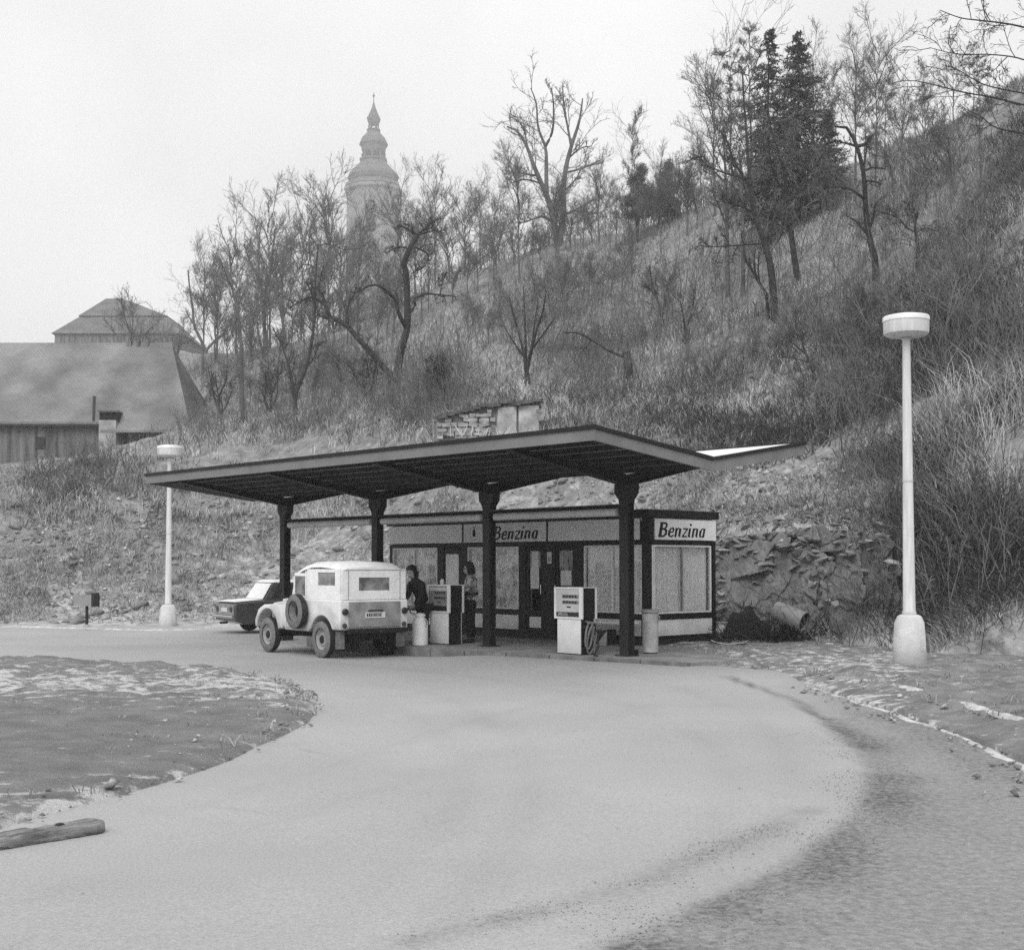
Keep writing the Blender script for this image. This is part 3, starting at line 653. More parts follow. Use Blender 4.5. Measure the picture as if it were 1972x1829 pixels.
for a, c in ((.16+t, 1.07), (1.11, 2.06-t)): MB().box(-.036, -.03, a, c, z0+t, z1-t).build('pane', M['glass'], f)
curtain(.2, 1.075, .13, z0, z1+.03, 'curtain', True); curtain(1.10, 2.03, .13, z0, z1+.03, 'curtain', True)
kbox('side_stile', 'white_paint', -.075, -.012, .10, .155, .65, 2.09)
# doors
def door(x0, x1, hinge_right):
    b = MB(); s = .10
    b.box(x0, x0+s, .02, .07, .18, 2.08); b.box(x1-s, x1, .02, .07, .18, 2.08)
    for z0, z1 in ((.18, .24), (.5, .62), (1.99, 2.08)): b.box(x0+s, x1-s, .02, .07, z0, z1)
    d = b.build('door', M['black_paint'], kio)
    MB().box(x0+s, x1-s, .04, .05, .62, 1.99).build('door_glass', M['glass'], d)
    hx = x0+.05 if hinge_right else x1-.05
    MB().tube([(hx, .02, 1.0), (hx, -.04, 1.02), (hx, -.04, 1.22), (hx, .02, 1.24)], .012, 6).build('door_handle', M['chrome'], d, smooth=True)
    return d
d1 = door(-3.73, -3.14, False); d2 = door(-2.78, -2.14, True)
MB().box(-3.63, -3.24, .028, .038, .25, .5).build('door_panel', M['white_panel'], d1)
MB().box(-2.68, -2.24, .028, .038, .25, .5).build('door_panel', M['white_panel'], d2)
for p, (x0, x1, z0, z1, m) in ((d1, (-3.56,-3.34,1.60,1.98,'paper')), (d1, (-3.60,-3.32,1.13,1.598,'paper')), (d1, (-3.62,-3.565,1.62,1.96,'paper_grey')), (d1, (-3.335,-3.27,1.62,1.97,'paper_grey')),
                           (d2, (-2.52,-2.39,1.55,1.86,'paper_grey')), (d2, (-2.62,-2.29,1.22,1.545,'paper')), (d2, (-2.66,-2.53,1.6,1.97,'paper_grey'))):
    MB().box(x0, x1, .034, .038, z0, z1).build('notice', M[m], p)
MB().box(-3.02, -2.88, -.006, -.001, 1.70, 1.96).build('notice', M['paper'], kio)
kbox('notice_print', 'paper_grey', -2.99, -2.91, -.0085, -.0065, 1.74, 1.84)
# light slot door between the left windows
b = MB(); b.box(-6.66, -6.62, .02, .07, .18, 2.08); b.box(-6.11, -6.07, .02, .07, .18, 2.08); b.box(-6.62, -6.11, .02, .07, 1.93, 2.08); b.box(-6.62, -6.11, .02, .07, .18, .5)
sd_ = b.build('door', M['black_paint'], kio); MB().box(-6.62, -6.11, .035, .045, .5, 1.93).build('door_panel', M['white_panel'], sd_)
kbox('counter', 'wood_dark', -5.6, -4.0, 1.0, 1.4, .16, 1.0); kbox('shelf', 'wood_dark', -3.7, -2.2, 1.6, 1.95, .16, 1.8)

# lettering: slanted strokes, thick stems and thin joins
GL = {
 'B': (.95, [([(.12,0),(.12,1.55)],.27),([(0,1.5),(.5,1.5),(.66,1.36),(.64,1.08),(.5,.86),(.15,.84)],.17),([(.5,.84),(.7,.68),(.72,.34),(.54,.08),(0,.06)],.19)]),
 'e': (.72, [([(.06,.5),(.5,.56),(.52,.84),(.38,.97),(.18,.88),(.09,.6),(.09,.28),(.2,.07),(.42,.06),(.58,.2)],.15),([(.1,.75),(.1,.2)],.2)]),
 'n': (.80, [([(.1,0),(.1,1)],.2),([(.12,.72),(.3,.95),(.46,.93)],.11),([(.5,.95),(.5,.1)],.2),([(.48,.06),(.66,.08)],.1)]),
 'z': (.66, [([(.02,.93),(.54,.93)],.14),([(.5,.9),(.06,.1)],.13),([(0,.07),(.58,.07)],.14)]),
 'i': (.42, [([(.1,.02),(.1,1)],.2),([(.1,.06),(.28,.08)],.1),([(.12,1.27),(.12,1.48)],.2)]),
 'a': (.78, [([(.5,0),(.5,1)],.2),([(.5,.93),(.22,.95),(.1,.7)],.12),([(.1,.82),(.1,.16)],.2),([(.1,.08),(.3,.06),(.5,.26)],.11)]),
}
def lettering(text, cap, place, parent, name='lettering', slant=.17, m='sign_print'):
    u = cap/1.55; x = 0; b = MB(); k = 0
    for ch in text:
        adv, st = GL[ch]
        for pts, wd in st:
            for (xa, za), (xb, zb) in zip(pts[:-1], pts[1:]):
                dx, dz = xb-xa, zb-za; L = math.hypot(dx, dz); ex = wd*.3 if len(pts) > 2 else 0
                dx, dz = dx/L, dz/L; nx_, nz_ = -dz*wd*.58, dx*wd*.58
                xa2, za2, xb2, zb2 = xa-dx*ex, za-dz*ex, xb+dx*ex, zb+dz*ex; k += 1
                q = [(xa2-nx_, za2-nz_), (xb2-nx_, zb2-nz_), (xb2+nx_, zb2+nz_), (xa2+nx_, za2+nz_)]
                b.add([place((x+qx+slant*qz)*u, qz*u, .0008+.00025*(k % 9)) for qx, qz in q], [(0,1,2,3)])
        x += adv
    b.build(name, M[m], parent); return x*u
lettering('Benzina', .30, lambda x, z, o: (-4.82+x*1.56, -.03-o, 2.26+z), kio)
lettering('Benzina', .30, lambda x, z, o: (.03+o, .27+x*1.56, 2.26+z), kio)
# drop emblem in a thin ring
dp = MB(); pts = [(-.0,.16),(.03,.09),(.055,.03),(.06,-.03),(.04,-.08),(0,-.095),(-.04,-.08),(-.06,-.03),(-.05,.03),(-.02,.09)]
dp.add([(-5.49+x, -.0325, 2.42+z) for x, z in pts], [tuple(range(len(pts)-1, -1, -1))])
dp.build('drop_emblem', M['sign_print'], kio)
rg = MB(); 
for k in range(28):
    a0, a1 = 2*math.pi*k/28, 2*math.pi*(k+1)/28
    rg.add([(-5.49+r*math.cos(a), -.0318, 2.415+r*1.05*math.sin(a)) for r, a in ((.148,a0),(.16,a0),(.16,a1),(.148,a1))], [(0,1,2,3)])
rg.build('emblem_ring', M['pump_grey'], kio)

# ================================================================== fuel pumps
def pump(label, x, y, variant):
    p = thing('fuel_pump', label, 'fuel pump', stn(x, y, 0), SA, 'fuel pumps on the island')   # origin: front right bottom corner
    W, D = .74, .40
    MB().box(-W+.07, -.06, .015, .03, .02, .66).build('front_cover', M['white_panel'], p)
    MB().box(-W+.06, -.05, .032, D-.045, 0, .675).build('cabinet', M['black_paint'], p)
    MB().box(-W+.07, -.06, D-.042, D-.02, .02, .66).build('back_cover', M['white_panel'], p)
    MB().box(-W+.02, -.0, .03, D-.06, .68, 1.24).build('head', M['black_paint'], p, bevel=.008)
    fr = MB(); t = .045
    fr.box(-W, -W+t, -.005, .028, .665, 1.255); fr.box(-t-.04, 0, -.005, .028, .665, 1.255); fr.box(-W+t, -t-.04, -.005, .028, 1.225, 1.255); fr.box(-W+t, -t-.04, -.005, .028, .665, .695)
    fr.build('face_frame', M['white_paint'], p)
    MB().box(-W, 0, D-.058, D-.0, .665, 1.255).build('back_face', M['white_paint'], p)
    fc = MB().box(-W+t, -t-.04, .01, .026, .697, 1.223).build('face_plate', M['cream'] if variant else M['pump_grey'], p)
    fx0, fx1 = -W+t, -t-.04
    MB().box(fx0+.03, fx1-.03, .004, .0095, 1.13, 1.2).build('top_panel', M['cream'], fc)
    for z, h_, x0 in ((1.06, .055, .16), (.955, .05, .16)):
        q = MB(); q.box(fx0+x0, fx1-.02, .003, .0095, z-.01, z+h_); o = q.build('counter_window', M['pump_grey'], fc)
        r = MB()
        for k in range(5): r.box(fx0+x0+.03+k*.075, fx0+x0+.085+k*.075, -.002, .0025, z+.004, z+h_-.008)
        r.build('counter_digits', M['dial_dark'], o)
    MB().box(fx0+.28, fx0+.38, .003, .0095, .875, .9).build('price_window', M['dial_dark'], fc)
    bd = MB().box(fx0+.01, fx1-.01, .002, .0095, .71, .79 if variant else .81).build('grade_band', M['dial_dark'], fc)
    if variant:
        cu = bpy.data.curves.new('grade_lettering', 'FONT'); cu.body = 'SPECIAL'; cu.size = .075; cu.extrude = .001; cu.shear = .15
        to = bpy.data.objects.new('tmp', cu); C.objects.link(to); dg = bpy.context.evaluated_depsgraph_get(); me = bpy.data.meshes.new_from_object(to.evaluated_get(dg))
        bpy.data.objects.remove(to); me.materials.append(M['white_panel']) if not me.materials else None; me.materials.clear(); me.materials.append(M['white_panel'])
        o = bpy.data.objects.new('grade_lettering', me); C.objects.link(o); o.parent = bd; o.location = (fx0+.05, -.0005, .725); o.rotation_euler = (R_(90), 0, 0)
    # hose loops and nozzle on the right side
    def loop(cx, cz, rx, rz, y0, lean):
        return [(.012+.03+lean*math.sin(a), y0+cx+rx*math.cos(a), cz+rz*math.sin(a)) for a in np.linspace(R_(100), R_(440), 22)]
    if variant:
        MB().tube([(-.045, .14, .62), (.05, .14, .60)] + loop(-.02, .36, .085, .25, .15, .03) + loop(.05, .31, .11, .29, .16, .07), .02, 8).build('hose', M['hose'], p, smooth=True)
    if variant: MB().tube([(-.045, .22, .62), (.06, .24, .6), (.10, .32, .38), (.12, .30, .14), (.16, .16, .03), (.30, .0, .016), (.42, -.03, .016)], .016, 8).build('hose', M['rubber'], p, smooth=True)
    nz = MB(); nz.box(-.045, .02, .05, .11, .50, .56, .01); nz.tube([(.0, .08, .52), (.04, .08, .4), (.03, .07, .3)], .014, 8); nz.tube([(.02, .08, .55), (.05, .08, .46)], .01, 6)
    nz.build('nozzle', M['dark_steel'], p, smooth=True)
    return p
pump('nearer fuel pump marked SPECIAL with hoses hung on its side', -.66, -.50, 1)
pump('farther fuel pump with grey dial face beside two people', -4.66, -.36, 0)

# ================================================================== small things round the station
def lathe_thing(name, label, cat, loc, parts, group=None):
    t = thing(name, label, cat, loc, SA, group)
    for nm, m, prof, n in parts: MB().lathe(prof, n).build(nm, M[m], t, smooth=True)
    return t
gp = at(1236, 1258, 1.0); 
bin_ = lathe_thing('litter_bin', 'pale dented cylindrical litter bin beside the nearest canopy column', 'bin', stn(-.15, .82, 0), [
  ('body', 'bin', [(.135,.02),(.15,.03),(.152,.3),(.147,.34),(.152,.38),(.155,.74),(.15,.76)], 28), ('rim', 'pump_grey', [(.152,.765),(.172,.77),(.176,.80),(.165,.83),(.14,.835)], 28), ('foot', 'dark_steel', [(.13,0),(.13,.019)], 20)])
MB().tube([(.15,.02,.72),(.21,.03,.70),(.21,.03,.62),(.15,.02,.6)], .012, 6).build('handle', M['bin'], bin_, smooth=True)
t = thing('carton', 'small tipped open carton lying by the litter bin', 'carton', stn(-.02, .18, .0), SA+R_(20))
b = MB(); b.box(-.09, .09, -.06, .06, .0, .004); b.box(-.09, .09, -.06, -.054, .004, .11); b.box(-.09, .09, .054, .06, .004, .11); b.box(-.09, -.084, -.053, .053, .004, .11)
b.build('box', M['dial_dark'], t); MB().hex8([(-.09,-.06,.112),(-.22,-.055,.16),(-.22,.055,.16),(-.09,.06,.112),(-.09,-.06,.118),(-.215,-.055,.166),(-.215,.055,.166),(-.09,.06,.118)]).build('flap', M['paper'], t)
# milk churn
mc = at(816, 1240, 26.9)
cn = lathe_thing('canister', 'tall white canister standing in front of the farther pump', 'canister', stn(-5.02, -.86, 0), [
  ('body', 'white_paint', [(.15,0),(.165,.015),(.165,.46),(.15,.52),(.10,.57),(.095,.6)], 26), ('lid', 'white_panel', [(.112,.602),(.115,.64),(.08,.66),(.03,.675)], 22)])
MB().tube([(-.165,0,.4),(-.21,0,.42),(-.21,0,.52),(-.14,0,.535)], .011, 6).build('handle', M['chrome'], cn, smooth=True)
MB().tube([(.165,0,.4),(.21,0,.42),(.21,0,.52),(.14,0,.535)], .011, 6).build('handle', M['chrome'], cn, smooth=True)
# jar on the far pump
lathe_thing('jar', 'small white jar standing on top of the farther pump', 'jar', stn(-5.1, -.2, 1.256), [('glass_body', 'white_paint', [(.04,0),(.045,.01),(.045,.08),(.03,.095)], 16), ('lid', 'paper', [(.033,.096),(.033,.115)], 16)])
# bench with trestles, crate under it
bn = thing('bench', 'white topped bench on dark trestles under the kiosk window', 'bench', stn(-2.7, 2.12, 0), SA)
MB().box(-.75, .95, -.17, .17, .46, .50, .01).build('seat', M['white_paint'], bn)
for x in (-.55, .75):
    b = MB()
    for s in (-1, 1): b.hex8([(x-.03, s*.17-.03, 0), (x+.03, s*.17-.03, 0), (x+.03, s*.17+.03, 0), (x-.03, s*.17+.03, 0), (x-.03, s*.05-.03, .455), (x+.03, s*.05-.03, .455), (x+.03, s*.05+.03, .455), (x-.03, s*.05+.03, .455)])
    b.box(x-.025, x+.025, -.11, .11, .18, .22); b.build('trestle', M['wood_dark'], bn)
cr = thing('crate', 'dark slatted crate pushed under the bench', 'crate', stn(-2.75, 2.22, 0), SA)
for z in (.03, .13, .23):
    MB().box(-.3, .3, -.14, -.125, z, z+.075).build('slat', M['wood_dark'], cr)
for x in (-.3, .26): MB().box(x, x+.04, -.124, .14, .0, .32).build('end_panel', M['wood_dark'], cr)
b = thing('sheet_offcut', 'pale triangular offcut leaning on the crate under the bench', 'board', stn(-2.45, 1.93, 0), SA)
MB().prism([(-.16, 0), (.12, 0), (.1, .3)], -.008, .008).build('panel', M['bin'], b, rot=(R_(-8), 0, 0))
# ================================================================== street lamps
def lamp(label, loc, s=1.0):
    t = thing('street_lamp', label, 'street lamp', loc, 0, 'white street lamps on concrete bases'); t.scale = (s,)*3
    MB().lathe([(.285,-.3),(.28,.0),(.262,.4),(.245,.62),(.20,.72),(.15,.745),(.13,.75)], 10).build('base', M['concrete'], t, smooth=True)
    p = MB().lathe([(.105,.75),(.105,.80),(.10,.81),(.062,5.25)], 20).build('pole', M['lamp_white'], t, smooth=True)
    MB().lathe([(.11,.752),(.115,.77),(.11,.80)], 20).build('collar', M['concrete'], p, smooth=True)
    hd = MB().lathe([(.12,5.275),(.16,5.28),(.315,5.305),(.355,5.335),(.364,5.38),(.366,5.535)], 32).build('diffuser', M['lamp_white'], t, smooth=True)
    MB().lathe([(.374,5.538),(.374,5.595),(.36,5.622),(.26,5.645),(.02,5.655)], 32).build('lid', M['white_panel'], t, smooth=True)
    MB().box(-.07, .07, -.272, -.255, .16, .46, .02).build('hatch', M['concrete'], t, rot=(R_(-2.5), 0, R_(35)))
    MB().lathe([(.086,2.9),(.088,2.92),(.086,2.94)], 20).build('joint_ring', M['grey_paint'], p, smooth=True)
    MB().lathe([(.085,5.24),(.088,5.262),(.05,5.263)], 20).build('neck', M['grey_paint'], t, smooth=True)
    return t
q = at(1752, 1272, 21.0); L1 = lamp('tall white lamp on a flared concrete base on the right verge', (q.x, 21.0, q.z))
q = at(323.5, 1211, 40.0); dup(L1, (q.x, 40.0, q.z), .3, 'distant white lamp rising behind the left end of the canopy', scale=1.01)

# small sign box on a post, left
q = at(167, 1206, 37.6); t = thing('post_box', 'small grey box on a thin post beside the left road', 'post box', (q.x, q.y, q.z), R_(-12))
MB().tube([(0,0,0),(0,0,.60)], .045, 8).build('post', M['dark_steel'], t); MB().lathe([(.11,0),(.1,.05),(.05,.06)], 10).build('foot', M['concrete'], t)
MB().box(-.36, .22, -.14, .14, .60, .92, .01).build('box', M['pump_grey'], t); MB().box(.222, .32, -.15, .15, .58, .98, .01).build('end_door', M['dark_steel'], t)

# ================================================================== off road car
JR = R_(128); jp = thing('off_road_car', 'dusty white off road car with light hardtop and side spare wheel at the pumps', 'off road car', (-3.19, 26.24, -.175), JR)
J = M['jeep_paint']
def arc(cx, cz, r, a0, a1, n): return [(cx+r*math.cos(R_(a)), cz+r*math.sin(R_(a))) for a in np.linspace(a0, a1, n)]
# tub: side profile with the rear wheel arch cut in; seen from +y the x axis runs left, prism is symmetric
tub = [(-.74,.56)] + arc(0,.37,.47,155,25,12)[0:] + [(.52,.50),(1.50,.50),(1.62,.62),(1.62,1.14),(1.40,1.16),(-.74,1.16)]
tub[0] = (-.74,.57)
MB().prism(tub, -.79, .79).build('body', J, jp, bevel=.025)
MB().box(-.60, 2.85, -.38, .38, .36, .50).build('chassis', M['under'], jp)
# bonnet and grille
b = MB(); b.hex8([(1.63,-.52,.56),(2.86,-.40,.56),(2.86,.40,.56),(1.63,.52,.56),(1.63,-.56,1.13),(2.84,-.40,1.02),(2.84,.40,1.02),(1.63,.56,1.13)])
b.build('bonnet', J, jp, bevel=.05)
# front wings
for s in (-1, 1):
    prof = arc(2.3,.42,.50,178,8,16); outer = arc(2.3,.42,.55,8,178,16); outer = [(x, z) for x, z in outer]
    prof = [(1.62,.52)] + [(1.74,.52)] + arc(2.3,.42,.50,172,10,14) + [(2.84,.52),(2.86,.66)] + [(2.7,.90),(2.45,1.0),(2.1,1.02),(1.62,1.02)]
    y0, y1 = (.50,.80) if s > 0 else (-.80,-.50)
    MB().prism(prof, y0, y1).build('wing', J, jp, bevel=.03)
# hardtop
sec = [(-.73,1.175,.74),(-.70,1.62,.71),(-.66,1.80,.68),(-.60,1.86,.60)]
b = MB(); st = []
for x, zt_, tap in ((-.70,1.80,1.0),(-.45,1.90,1.0),(.1,1.935,1.0),(.5,1.925,.99),(.85,1.87,.97),(1.18,1.77,.95)):
    w_ = .74*tap; st.append([(x,-w_,zt_-.13),(x,-w_+.03,zt_-.07),(x,-w_*.8,zt_-.02),(x,0,zt_),(x,w_*.8,zt_-.02),(x,w_-.03,zt_-.07),(x,w_,zt_-.13),(x,w_-.05,zt_-.15),(x,-w_+.05,zt_-.15)])
n = 9; vs = sum(st, []); fs = [(i*n+k, i*n+(k+1) % n, (i+1)*n+(k+1) % n, (i+1)*n+k) for i in range(len(st)-1) for k in range(n)]
b.add(vs, fs + [tuple(range(n-1, -1, -1)), tuple(range((len(st)-1)*n, len(st)*n))]); b.build('roof', M['canvas'], jp, smooth=True)
# hardtop walls with window openings (left, right, rear)
def wallx(x0, x1, z0, z1t, y, wx0, wx1, wz0, wz1, name):
    b = MB(); a, c = (y, y-.03) if y > 0 else (y+.03, y); lo, hi = min(a, c), max(a, c)
    b.box(x0, wx0, lo, hi, z0, z1t); b.box(wx1, x1, lo, hi, z0, z1t); b.box(wx0, wx1, lo, hi, z0, wz0); b.box(wx0, wx1, lo, hi, wz1, z1t)
    o = b.build(name, M['canvas'], jp); MB().box(wx0, wx1, lo+.008, hi-.014, wz0, wz1).build('side_window', M['plastic_window'], o); return o
for y in (.765, -.765): wallx(-.69, .62, 1.165, 1.765, y, -.50, .18, 1.44, 1.70, 'top_side')
b = MB(); x0, x1 = -.735, -.705
b.box(x0, x1, -.74, -.36, 1.165, 1.74); b.box(x0, x1, .36, .74, 1.165, 1.74); b.box(x0, x1, -.36, .36, 1.165, 1.34); b.box(x0, x1, -.36, .36, 1.60, 1.74)
rw = b.build('top_back', M['canvas'], jp); MB().box(x0+.012, x1-.006, -.36, .36, 1.34, 1.60).build('rear_window', M['plastic_window'], rw)
for y in (-.60, .60): MB().box(-.742, -.7355, y-.006, y+.006, 1.17, 1.73).build('seam', M['jeep_dull'], rw)
MB().box(-.743, -.700, -.70, .70, 1.742, 1.752).build('gutter', M['jeep_dull'], rw)
# cab doors with windows
for y in (.765, -.765):
    lo, hi = (y-.03, y) if y > 0 else (y, y+.03)
    b = MB(); b.box(.64, .70, lo, hi, 1.165, 1.72); b.box(1.14, 1.19, lo, hi, 1.165, 1.62); b.box(.70, 1.14, lo, hi, 1.165, 1.22); b.box(.70, 1.14, lo, hi, 1.62, 1.68)
    d = b.build('door_top', M['canvas'], jp); MB().box(.70, 1.14, lo+.01, hi-.012, 1.22, 1.62).build('door_window', M['plastic_window'], d)
    MB().box(.66, 1.42, (y+.027 if y > 0 else y-.035), (y+.035 if y > 0 else y-.027), .56, 1.14).build('door', J, jp, bevel=.003)
b = MB()
for (xa, za, xb, zb) in ((1.42,1.15,1.24,1.70),):
    for y0, y1 in ((-.68,-.62),(.62,.68),(-.03,.03)): b.hex8([(xa-.03,y0,za),(xa+.01,y0,za),(xa+.01,y1,za),(xa-.03,y1,za),(xb-.03,y0,zb),(xb+.01,y0,zb),(xb+.01,y1,zb),(xb-.03,y1,zb)])
wf = b.build('windscreen_frame', J, jp)
MB().hex8([(1.40,-.62,1.16),(1.41,-.62,1.16),(1.41,.62,1.16),(1.40,.62,1.16),(1.23,-.62,1.69),(1.24,-.62,1.69),(1.24,.62,1.69),(1.23,.62,1.69)]).build('windscreen', M['glass'], wf)
# tailgate, plate, lights, bumper
tg = MB().box(-.765, -.745, -.60, .60, .62, 1.12).build('tailgate', M['jeep_dull'], jp, bevel=.008)
pl = MB().box(-.775, -.767, -.23, .23, .80, .915).build('number_plate', M['plate'], tg)
b = MB(); y = .2
for wd in (.03,.028,.03,.012,.028,.03,.012,.03,.028):
    b.box(-.7775, -.7755, y-wd, y, .825, .89); y -= wd+.014
b.build('plate_characters', M['dial_dark'], pl)
MB().tube([(-.79,-.17,.945),(-.80,0,.95),(-.79,.17,.945)], .014, 6).build('tailgate_handle', M['dial_dark'], tg)
for y in (-.69, .69):
    MB().lathe([(.065,-.762),(.065,-.80),(.05,-.815),(.01,-.82)], 16, (0, y, .93), 'x').build('tail_light', M['dial_dark'], jp, smooth=True)
    MB().lathe([(.05,-.744),(.05,-.765),(.03,-.77)], 14, (0, y, .66), 'x').build('reflector', M['red_lens'], jp, smooth=True)
bp = MB(); bp.box(-.90, -.80, -.66, .66, .50, .60, .012); bp.box(-.80, -.70, -.3, -.24, .50, .58); bp.box(-.80, -.70, .24, .3, .50, .58)
bp.build('rear_bumper', M['under'], jp); MB().tube([(-.90,0,.56),(-.98,0,.56),(-1.0,0,.52)], .025, 8).build('tow_hook', M['dark_steel'], jp)
for y in (-.70, .70): MB().box(-.60, -.59, y-.10, y+.10, .20, .55).build('mud_flap', M['dusty_rubber'], jp)
MB().tube([(-.62,.3,.34),(-.2,.3,.32),(.5,.3,.33)], .05, 10).build('exhaust', M['under'], jp, smooth=True)
MB().tube([(0,-.66,.37),(0,.66,.37)], .07, 10).build('rear_axle', M['under'], jp, smooth=True)
MB().tube([(2.3,-.66,.37),(2.3,.66,.37)], .06, 10).build('front_axle', M['under'], jp, smooth=True)
MB().tube([(1.3,.76,1.14),(1.42,.98,1.24)], .01, 6).build('mirror_arm', M['dark_steel'], jp); MB().lathe([(.07,-.012),(.075,0),(.05,.012)], 14, (1.42,.98,1.30), 'x').build('mirror', M['dial_dark'], jp, smooth=True)
for x_ in (.655, 1.425): MB().box(x_-.005, x_+.005, .789, .8005, .55, 1.15).build('door_seam', M['jeep_dull'], jp)
MB().box(.70, .80, .805, .82, 1.03, 1.05).build('door_handle', M['dial_dark'], jp)
def wheel(parent, x, y, z, r, wd, name='wheel', spare=False, s=1, tyre_m='dusty_rubber'):
    """axis along local y; s=+1 outer face towards +y"""
    e = bpy.data.objects.new(name, None); C.objects.link(e); e.parent = parent; e.location = (x, y, z); e.rotation_euler = (0, 0, 0 if s > 0 else math.pi)
    h = wd/2
    MB().lathe([(r*.60,-h),(r*.90,-h),(r,-h*.6),(r,h*.6),(r*.985,h*.75),(r*.90,h),(r*.62,h),(r*.58,h*.8),(r*.58,-h)], 32, axis='y', cap=False).build('tread', M['rubber'], e, smooth=True)
    MB().lathe([(r*.985,h*.76),(r*.90,h+.002),(r*.62,h+.002),(r*.585,h*.8)], 32, axis='y', cap=False).build('tyre_wall', M[tyre_m], e, smooth=True)
    if not spare:
        MB().lathe([(r*.58,h*.75),(r*.52,h*.55),(r*.40,h*.25),(r*.36,h*.5),(r*.24,h*.55),(r*.20,h*.35)], 26, axis='y', cap=False).build('rim', M['rim'], e, smooth=True)
        MB().lathe([(r*.22,h*.3),(r*.20,h*.75),(r*.12,h*.9),(.005,h*.92)], 18, axis='y').build('hub_cap', M['dark_steel'], e, smooth=True)
    else:
        MB().lathe([(r*.58,h*.7),(r*.50,h*.2),(r*.42,-h*.5),(r*.40,-h*.6)], 26, axis='y', cap=False).build('rim', M['dusty_rubber'], e, smooth=True)
        MB().lathe([(r*.46,-h*.62),(r*.44,-h*.66)], 20, axis='y').build('hub_cap', M['under'], e)
    return e
for x in (0, 2.3):
    wheel(jp, x, .715, .365, .365, .18, s=1); wheel(jp, x, -.715, .365, .365, .18, s=-1)
wheel(jp, .80, .905, .90, .355, .17, 'spare_wheel', True, 1)

# ================================================================== saloon car seen from its rear right
q = at(470, 1207, 35.6); ch = R_(33)      # forward direction
cr_ = thing('saloon_car', 'dark saloon car with rear window painted pale as reflected sky parked behind the off road car', 'car', (-7.15, 36.4, -.22), ch)
low = [(-.98,.33),(-.95,.62),(-.97,.84),(-.1,.92),(2.2,.92),(3.1,.84),(3.16,.5),(3.12,.3),(2.8,.24),(-.6,.22)]
low = low[::-1]
body = [(-.98,.34)] + arc(0,.30,.36,178,2,10)[:0] + [(-.6,.24),(-.37,.26)] + arc(0,.29,.36,176,4,10) + [(.38,.24),(2.02,.24)] + arc(2.4,.29,.36,176,4,10) + [(2.8,.26),(3.1,.34),(3.14,.6),(3.08,.80),(2.2,.90),(-.1,.90),(-.92,.84),(-.99,.78)]
MB().prism(body, -.79, .79).build('body', M['car_paint'], cr_, bevel=.04)
b = MB(); b.hex8([(-.12,-.70,.89),(2.05,-.70,.89),(2.1,.70,.89),(-.12,.70,.89),(.20,-.60,1.40),(1.5,-.60,1.40),(1.5,.60,1.40),(.20,.60,1.40)])
cab = b.build('cabin', M['car_paint'], cr_, bevel=.03)
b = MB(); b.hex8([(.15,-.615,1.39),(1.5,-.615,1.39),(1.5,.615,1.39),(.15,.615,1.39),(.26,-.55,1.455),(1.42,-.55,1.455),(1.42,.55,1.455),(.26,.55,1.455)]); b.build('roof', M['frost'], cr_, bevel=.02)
MB().hex8([(-.125,-.62,.935),(.155,-.56,1.365),(.155,.56,1.365),(-.125,.62,.935),(-.14,-.62,.94),(.14,-.56,1.37),(.14,.56,1.37),(-.14,.62,.94)]).build('rear_window', M['frost'], cr_)  # sky reflection put into the colour, as on boot lid and roof
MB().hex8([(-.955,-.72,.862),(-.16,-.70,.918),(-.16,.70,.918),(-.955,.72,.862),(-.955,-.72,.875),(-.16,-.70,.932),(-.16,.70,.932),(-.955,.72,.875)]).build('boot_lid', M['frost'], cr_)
for s in (-1, 1):
    y = .665*s
    for (x0, x1, xt0, xt1) in ((.10,.72,.33,.76),(.80,1.62,.84,1.42)):
        q_ = [(x0,y*1.035,.95),(x1,y*1.035,.95),(x1,y*1.035-.004*s,.95),(x0,y*1.035-.004*s,.95),(xt0,y*.925,1.34),(xt1,y*.925,1.34),(xt1,y*.925-.004*s,1.34),(xt0,y*.925-.004*s,1.34)]
        MB().add(q_, [(0,3,2,1),(4,5,6,7),(0,1,5,4),(1,2,6,5),(2,3,7,6),(3,0,4,7)]).build('side_window', M['dial_dark'], cr_)
MB().box(-1.0, -.985, -.70, .70, .50, .80).build('rear_panel', M['jeep_dull'], cr_)
for y in (-.52, .52): MB().lathe([(.075,-1.002),(.075,-1.03),(.02,-1.04)], 16, (0, y, .66), 'x').build('tail_light', M['red_lens'], cr_, smooth=True)
MB().box(-1.02, -1.002, -.22, .22, .585, .70).build('number_plate', M['plate'], cr_)
MB().box(-1.09, -1.01, -.78, .78, .42, .49, .02).build('bumper', M['chrome'], cr_)
MB().tube([(-1.02,.3,.27),(-.8,.3,.27)], .03, 8).build('exhaust', M['dark_steel'], cr_)
for x in (0, 2.4):
    wheel(cr_, x, .70, .29, .29, .15, s=1, tyre_m='rubber'); wheel(cr_, x, -.70, .29, .29, .15, s=-1, tyre_m='rubber')

